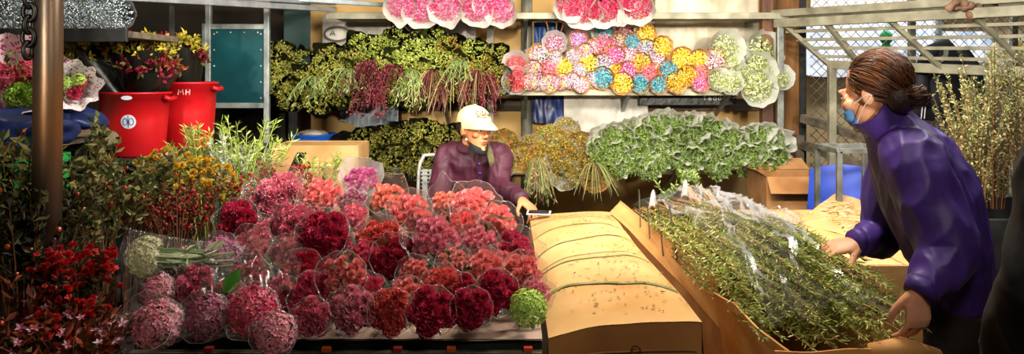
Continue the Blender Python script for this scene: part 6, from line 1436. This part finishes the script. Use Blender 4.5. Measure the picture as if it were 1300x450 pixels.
# ---------------- woman in the purple jacket
J = dict(front=V3((-.84, .45, -.30)), pelvis=P(1222, 372, 2.52), waist=P(1207, 318, 2.52), chest=P(1183, 250, 2.51), upper=P(1152, 198, 2.50), neck=P(1130, 160, 2.50),
         shL=P(1160, 205, 2.36), elL=P(1197, 318, 2.27), wrL=P(1167, 372, 2.20), shR=P(1138, 198, 2.66), elR=P(1128, 300, 2.72), wrR=P(1090, 308, 2.66),
         hipL=P(1222, 395, 2.44), knL=P(1204, 520, 2.42), anL=P(1232, 612, 2.48), toL=V3((1.25, 2.50, .05)), hipR=P(1222, 395, 2.60), knR=P(1200, 510, 2.64), anR=P(1215, 595, 2.62), toR=V3((1.2, 2.68, .05)))
for k in ('anL', 'anR'): J[k].z = .09
hwM = facing(P(1109, 116, 2.50), (-.62, .76, -.24), (-.10, 0, 1), .97)
wom = person('person', 'woman in purple jacket with hair bun and blue mask, bending over the open carton', J, hwM, M_skinw, True, build=.95,
             hands=[(J['wrL'], (-.03, .02, -1), (.25, -.96, .0), 1, dict(curl=(.42, .5, .5, .5), spread=.05, thumb=.1, thumb_in=.45)), (J['wrR'], (-.92, .10, -.22), (-.12, -.35, .92), -1, dict(curl=(.28, .28, .32, .35), spread=.06, thumb=.2))])
M_purple = pm('purple_nylon', '#43297c', '#342062', 5, .52, bump=.15, bscale=26, spec=.35)
g = MB()
g.tube([P(1220, 390, 2.52), P(1213, 365, 2.52), P(1203, 318, 2.52), P(1180, 248, 2.51), P(1157, 203, 2.50), P(1136, 172, 2.50), P(1122, 152, 2.50)], [(.165, .088), (.185, .105), (.19, .128), (.205, .148), (.185, .128), (.115, .092), (.068, .068)], 30, 0, True, up=J['front'])
sL = J['shL']; g.tube(spline([P(1150, 198, 2.44), sL, P(1180, 258, 2.31), J['elL']+V3((.01, 0, 0)), P(1188, 345, 2.235), P(1168, 367, 2.205)], 4), list(np.interp(np.linspace(0, 1, 21), [0, .2, .4, .6, .8, 1], [.085, .094, .090, .086, .068, .046])), 20)
sR = J['shR']; g.tube(spline([P(1140, 195, 2.58), sR, P(1128, 250, 2.70), P(1122, 298, 2.72), P(1105, 303, 2.69), P(1089, 306, 2.66)], 4), list(np.interp(np.linspace(0, 1, 21), [0, .2, .4, .6, .8, 1], [.085, .090, .085, .072, .060, .046])), 20)
jk = skinned('jacket', g, .0065, M_purple, wom, 5, dict(amp=.0065, k=8, seed=6, axis=(1.2, 1.2, .5), fine=1.1))
g = MB()
cM = frame(P(1119, 150, 2.50), (J['neck']-J['upper']).normalized()+V3((-.25, .1, 0)), 0)
g.grid(lambda u, v: cM @ V3(((.074+.012*v)*math.cos(6.283*u), (.074+.012*v)*math.sin(6.283*u), -.035+.075*v+.008*math.sin(6.283*u*3))), 36, 6, 0, True)
g.grid(lambda u, v: cM @ V3(((.068+.012*v)*math.cos(6.283*u), (.068+.012*v)*math.sin(6.283*u), -.035+.075*v+.008*math.sin(6.283*u*3))), 36, 6, 0, True)
g.grid(lambda u, v: cM @ V3(((.080+.006*v)*math.cos(6.283*u), (.080+.006*v)*math.sin(6.283*u), .042+.008*math.sin(6.283*u*3)-.0*v)), 36, 1, 0, True)
g.build('collar', M_purple, jk, True)
for s, a, c, r in (('L', P(1173, 360, 2.21), P(1166, 375, 2.20), .045), ('R', P(1093, 305, 2.665), P(1083, 307, 2.655), .042)):
    g = MB(); g.tube([a, a.lerp(c, .5), c], [r*1.06, r*1.0, r*.92], 20); g.build('cuff', M_purple, jk, True)
g = MB(); M_bt = pm('dark_trousers', '#17120f', '#221a16', 12, .85, bump=.2, bscale=50)
g.tube([J['pelvis']+V3((.0, 0, -.10)), J['pelvis'], J['waist']], [(.15, .10), (.165, .11), (.14, .10)], 20, 0, True, up=J['front'])
for s in ('L', 'R'): g.tube(spline([J['hip'+s], J['hip'+s].lerp(J['kn'+s], .5), J['kn'+s], J['kn'+s].lerp(J['an'+s], .5), J['an'+s]], 3), list(np.interp(np.linspace(0, 1, 13), [0, .25, .5, .75, 1], [.10, .092, .075, .068, .062])), 16)
skinned('trousers', g, .009, M_bt, wom, 4, dict(amp=.010, k=9, seed=9))
for s in ('L', 'R'): skinned('shoe', shoe_shape(J['an'+s], J['to'+s], .046), .006, M_shoe, wom, 3)
# hair: shell, bun, strands
M_hair = pm('brown_hair', '#3a2216', '#22130c', 10, .42, bump=.35, bscale=30, stretch=(8, 1, 8), spec=.5)
g = MB(); g.ell((0, .034, .034), (.083, .101, .096), None, 28, 18); g.ell((0, .075, -.035), (.066, .052, .058)); g.ell((0, .108, -.034), (.030, .035, .028)); g.ell((0, .130, -.048), (.038, .033, .036))
g2 = MB(); g2.merge(g, hwM)
hr = skinned('hair', g2, .0045, M_hair, wom, 3)
rr = random.Random(5); g = MB()
for k in range(420):
    a = rr.uniform(-2.3, 2.3); h = rr.uniform(-.35, 1.45)
    p0 = V3((.086*math.sin(a)*math.cos(h*.9), .034-.102*math.cos(a)*math.cos(h*.9), .034+.098*math.sin(h*.9)))
    p2 = V3((.020*math.sin(a), .104, -.034+.02*math.sin(h))); pts = []
    for q in np.linspace(0, 1, 9):
        d0 = (p0-V3((0, .034, .034))).normalized(); d2 = (p2-V3((0, .034, .034))).normalized(); p = p0.lerp(p2, q); d = (d0.lerp(d2, q)+V3((0, 0, .25*math.sin(math.pi*q)*max(0, h)))).normalized()*.09; e = math.sqrt((d.x/.085)**2+(d.y/.103)**2+(d.z/.098)**2)
        want = 1.0+.020*rr.random() if q < .85 else e
        p = V3((0, .034, .034))+d*(want/max(e, .2)) if q < .85 else p
        pts.append(hwM @ p)
    g.tube(pts, [.0016]*8+[.0008], 4, 0, cap=False)
for k in range(50):
    a = rr.uniform(0, 6.28); t0 = rr.uniform(-1, 1); pts = [hwM @ V3((.041*math.cos(a+q)*math.cos(t0), .130+.036*math.sin(a+q)*math.cos(t0)*.95, -.048+.037*math.sin(t0)+.006*math.sin(q*2))) for q in np.linspace(0, 2.4, 9)]
    g.tube(pts, .0015, 4, cap=False)
for k in range(26):
    a = rr.uniform(-1.3, 1.3); p0 = V3((.084*math.sin(a), .03-.09*math.cos(a)*.8, .06+.05*rr.random())); d = V3((rr.uniform(-.3, .3), rr.uniform(-.3, .5), rr.uniform(.1, .6)))*.035
    g.tube([hwM @ p0, hwM @ (p0+d+V3((0, .01, 0))), hwM @ (p0+d*1.3+V3((0, .03, -.006)))], .0006, 3, cap=False)
g.build('hair_strands', pal('hair_strand', ['#4a2c1c', '#5e3a24', '#2c1810', '#7a4e30'], trans=0, rough=.4), hr, True)
# light blue mask over mouth and chin
g = MB()
def mask(u, v, k=1.0):
    a = -1.15+2.3*u; z = -.022-.096*v; bulge = .020*math.sin(math.pi*min(1, v*1.1))+.003*math.sin(v*28)
    return hwM @ V3(((.064)*math.sin(a)*k*(1-.25*v), (-.030-(.075+bulge)*math.cos(a)*k+.018*v), z))
g.grid(mask, 24, 18); g.grid(lambda u, v: mask(u, v, .97), 24, 18)
fm = g.build('face_mask', pm('blue_mask', '#6cb4ff', '#4a9cf4', 8, .7, bump=.1), wom, True)
for s in (-1, 1):
    for z0 in (-.035, -.100):
        g = MB(); g.tube(spline([hwM @ V3(p) for p in ((s*.058, -.060, z0), (s*.074, -.025, z0*.6), (s*.084, .010, -.010+.02*(z0 < -.05)*-1), (s*.080, .030, -.012))], 4), .0018, 6); g.build('ear_loop', M_wpaper, fm, True)

# ---------------- person in black at the right edge
J = dict(front=V3((-.5, .86, 0)), pelvis=V3((1.22, 1.52, .80)), waist=V3((1.215, 1.52, .95)), chest=V3((1.205, 1.52, 1.12)), upper=V3((1.20, 1.52, 1.26)), neck=V3((1.20, 1.53, 1.33)),
         shL=V3((1.04, 1.44, 1.245)), elL=V3((.985, 1.46, .98)), wrL=V3((1.0, 1.60, .76)), shR=V3((1.36, 1.60, 1.245)), elR=V3((1.41, 1.66, .98)), wrR=V3((1.36, 1.78, .76)),
         hipL=V3((1.13, 1.48, .78)), knL=V3((1.12, 1.5, .45)), anL=V3((1.12, 1.5, .09)), toL=V3((1.05, 1.7, .05)), hipR=V3((1.31, 1.56, .78)), knR=V3((1.31, 1.58, .45)), anR=V3((1.31, 1.56, .09)), toR=V3((1.25, 1.75, .05)))
hbM = facing(V3((1.19, 1.55, 1.46)), (-.5, .86, -.1))
blk = person('person', 'person in black padded jacket cut off by the right edge of the photo', J, hbM, M_skinw, voxel=.006, hands=[(J['wrL'], (-.1, .3, -1), (-.8, -.3, 0), 1, dict()), (J['wrR'], (0, .3, -1), (.8, .3, 0), -1, dict())])
M_pad = pm('black_padded', '#060708', '#0b0d0f', 8, .75, bump=.2, bscale=30)
g = MB(); g.tube([V3((1.22, 1.52, .66)), J['pelvis'], J['waist'], J['chest'], J['upper'], J['neck']], [(.22, .17), (.225, .175), (.22, .17), (.215, .165), (.18, .13), (.08, .08)], 28, 0, True, up=J['front'])
for s in ('L', 'R'): g.tube(spline([J['upper'].lerp(J['sh'+s], .4), J['sh'+s], J['sh'+s].lerp(J['el'+s], .5), J['el'+s], J['wr'+s]], 4), list(np.interp(np.linspace(0, 1, 17), [0, .25, .5, .75, 1], [.09, .095, .085, .08, .055])), 18)
skinned('jacket', g, .009, M_pad, blk, 4, dict(amp=.014, k=9, seed=12))
g = MB(); g.tube([J['pelvis']+V3((0, 0, -.1)), J['pelvis']], [(.16, .11), (.17, .12)], 20, 0, True, up=J['front'])
for s in ('L', 'R'): g.tube([J['hip'+s], J['kn'+s], J['an'+s]], [.10, .075, .065], 16)
skinned('trousers', g, .010, M_bt, blk, 4)
for s in ('L', 'R'): skinned('shoe', shoe_shape(J['an'+s], J['to'+s], .05), .008, M_shoe, blk, 3)
g = MB(); g.ell((0, .025, .03), (.084, .104, .100), None, 24, 16); q = MB(); q.merge(g, hbM); q.build('hair', M_eyed, blk, True)
# ================================================================ camera, lamps, world
cam = bpy.data.cameras.new('camera'); co = bpy.data.objects.new('camera', cam); COL.objects.link(co)
co.location = (0, 0, CAMZ); co.rotation_euler = (math.pi/2, 0, 0)
cam.sensor_width = 36; cam.lens = 36*FPX/1300; cam.shift_y = -(225-HY)/1300; cam.clip_start = .05
SC.camera = co
def area(name, loc, target, w, h, power, col):
    l = bpy.data.lights.new(name, 'AREA'); l.shape = 'RECTANGLE'; l.size = w; l.size_y = h; l.energy = power; l.color = lin(col)[:3]
    o = bpy.data.objects.new(name, l); COL.objects.link(o); o.location = loc; o.rotation_euler = (Vector(target)-Vector(loc)).to_track_quat('-Z', 'Y').to_euler(); return o
area('stall_lamp', (.75, 2.8, 2.75), (.5, 3.35, .6), .5, .3, 64, '#fff0da')
area('shelf_lamp', (.75, 2.9, 1.98), (.65, 6.2, 1.05), 1.8, .2, 80, '#fff8ee')
area('shelf_lamp', (-.6, 3.0, 1.98), (-.5, 6.2, 1.0), .8, .2, 32, '#fff8ee')
area('daylight', (2.4, 3.2, 3.1), (1.3, 2.9, .9), 1.0, 1.0, 55, '#fffaf2')
area('fence_daylight', (3.1, 6.25, 3.0), (3.0, 7.4, 1.5), 2.2, .6, 90, '#f6f8ff')
area('left_lamp', (-1.7, 3.3, 2.6), (-1.9, 4.7, 1.1), .4, .3, 18, '#fff2dc')
area('front_lamp', (.75, .7, 2.2), (.4, 3.4, .9), .5, .4, 17, '#fff0dc')
for x, p in ((-1.25, 1100), (-.1, 1700), (1.0, 1900), (1.9, 900)):      # added fill spots, unseen behind the camera, to brighten the back shelves
    l = bpy.data.lights.new('shelf_fill_spot', 'SPOT'); l.energy = p; l.color = lin('#fff4e2')[:3]; l.spot_size = math.radians(11.5); l.spot_blend = .5; l.shadow_soft_size = .12
    o = bpy.data.objects.new('shelf_fill_spot', l); COL.objects.link(o); o.location = (x, -3.5, 2.1); o.rotation_euler = (Vector((x, 6.3, 1.36))-o.location).to_track_quat('-Z', 'Y').to_euler()
w = bpy.data.worlds.new('world'); SC.world = w; w.use_nodes = True
w.node_tree.nodes['Background'].inputs['Color'].default_value = lin('#d8c8b0'); w.node_tree.nodes['Background'].inputs['Strength'].default_value = .02
SC.view_settings.view_transform = 'Standard'; SC.view_settings.look = 'None'; SC.view_settings.exposure = 0.1; SC.view_settings.gamma = 1.0; SC.view_settings.use_curve_mapping = False
SC.cycles.max_bounces = 8; SC.cycles.transparent_max_bounces = 24; SC.cycles.use_denoising = True; SC.cycles.sample_clamp_indirect = 4; SC.cycles.caustics_reflective = False; SC.cycles.caustics_refractive = False
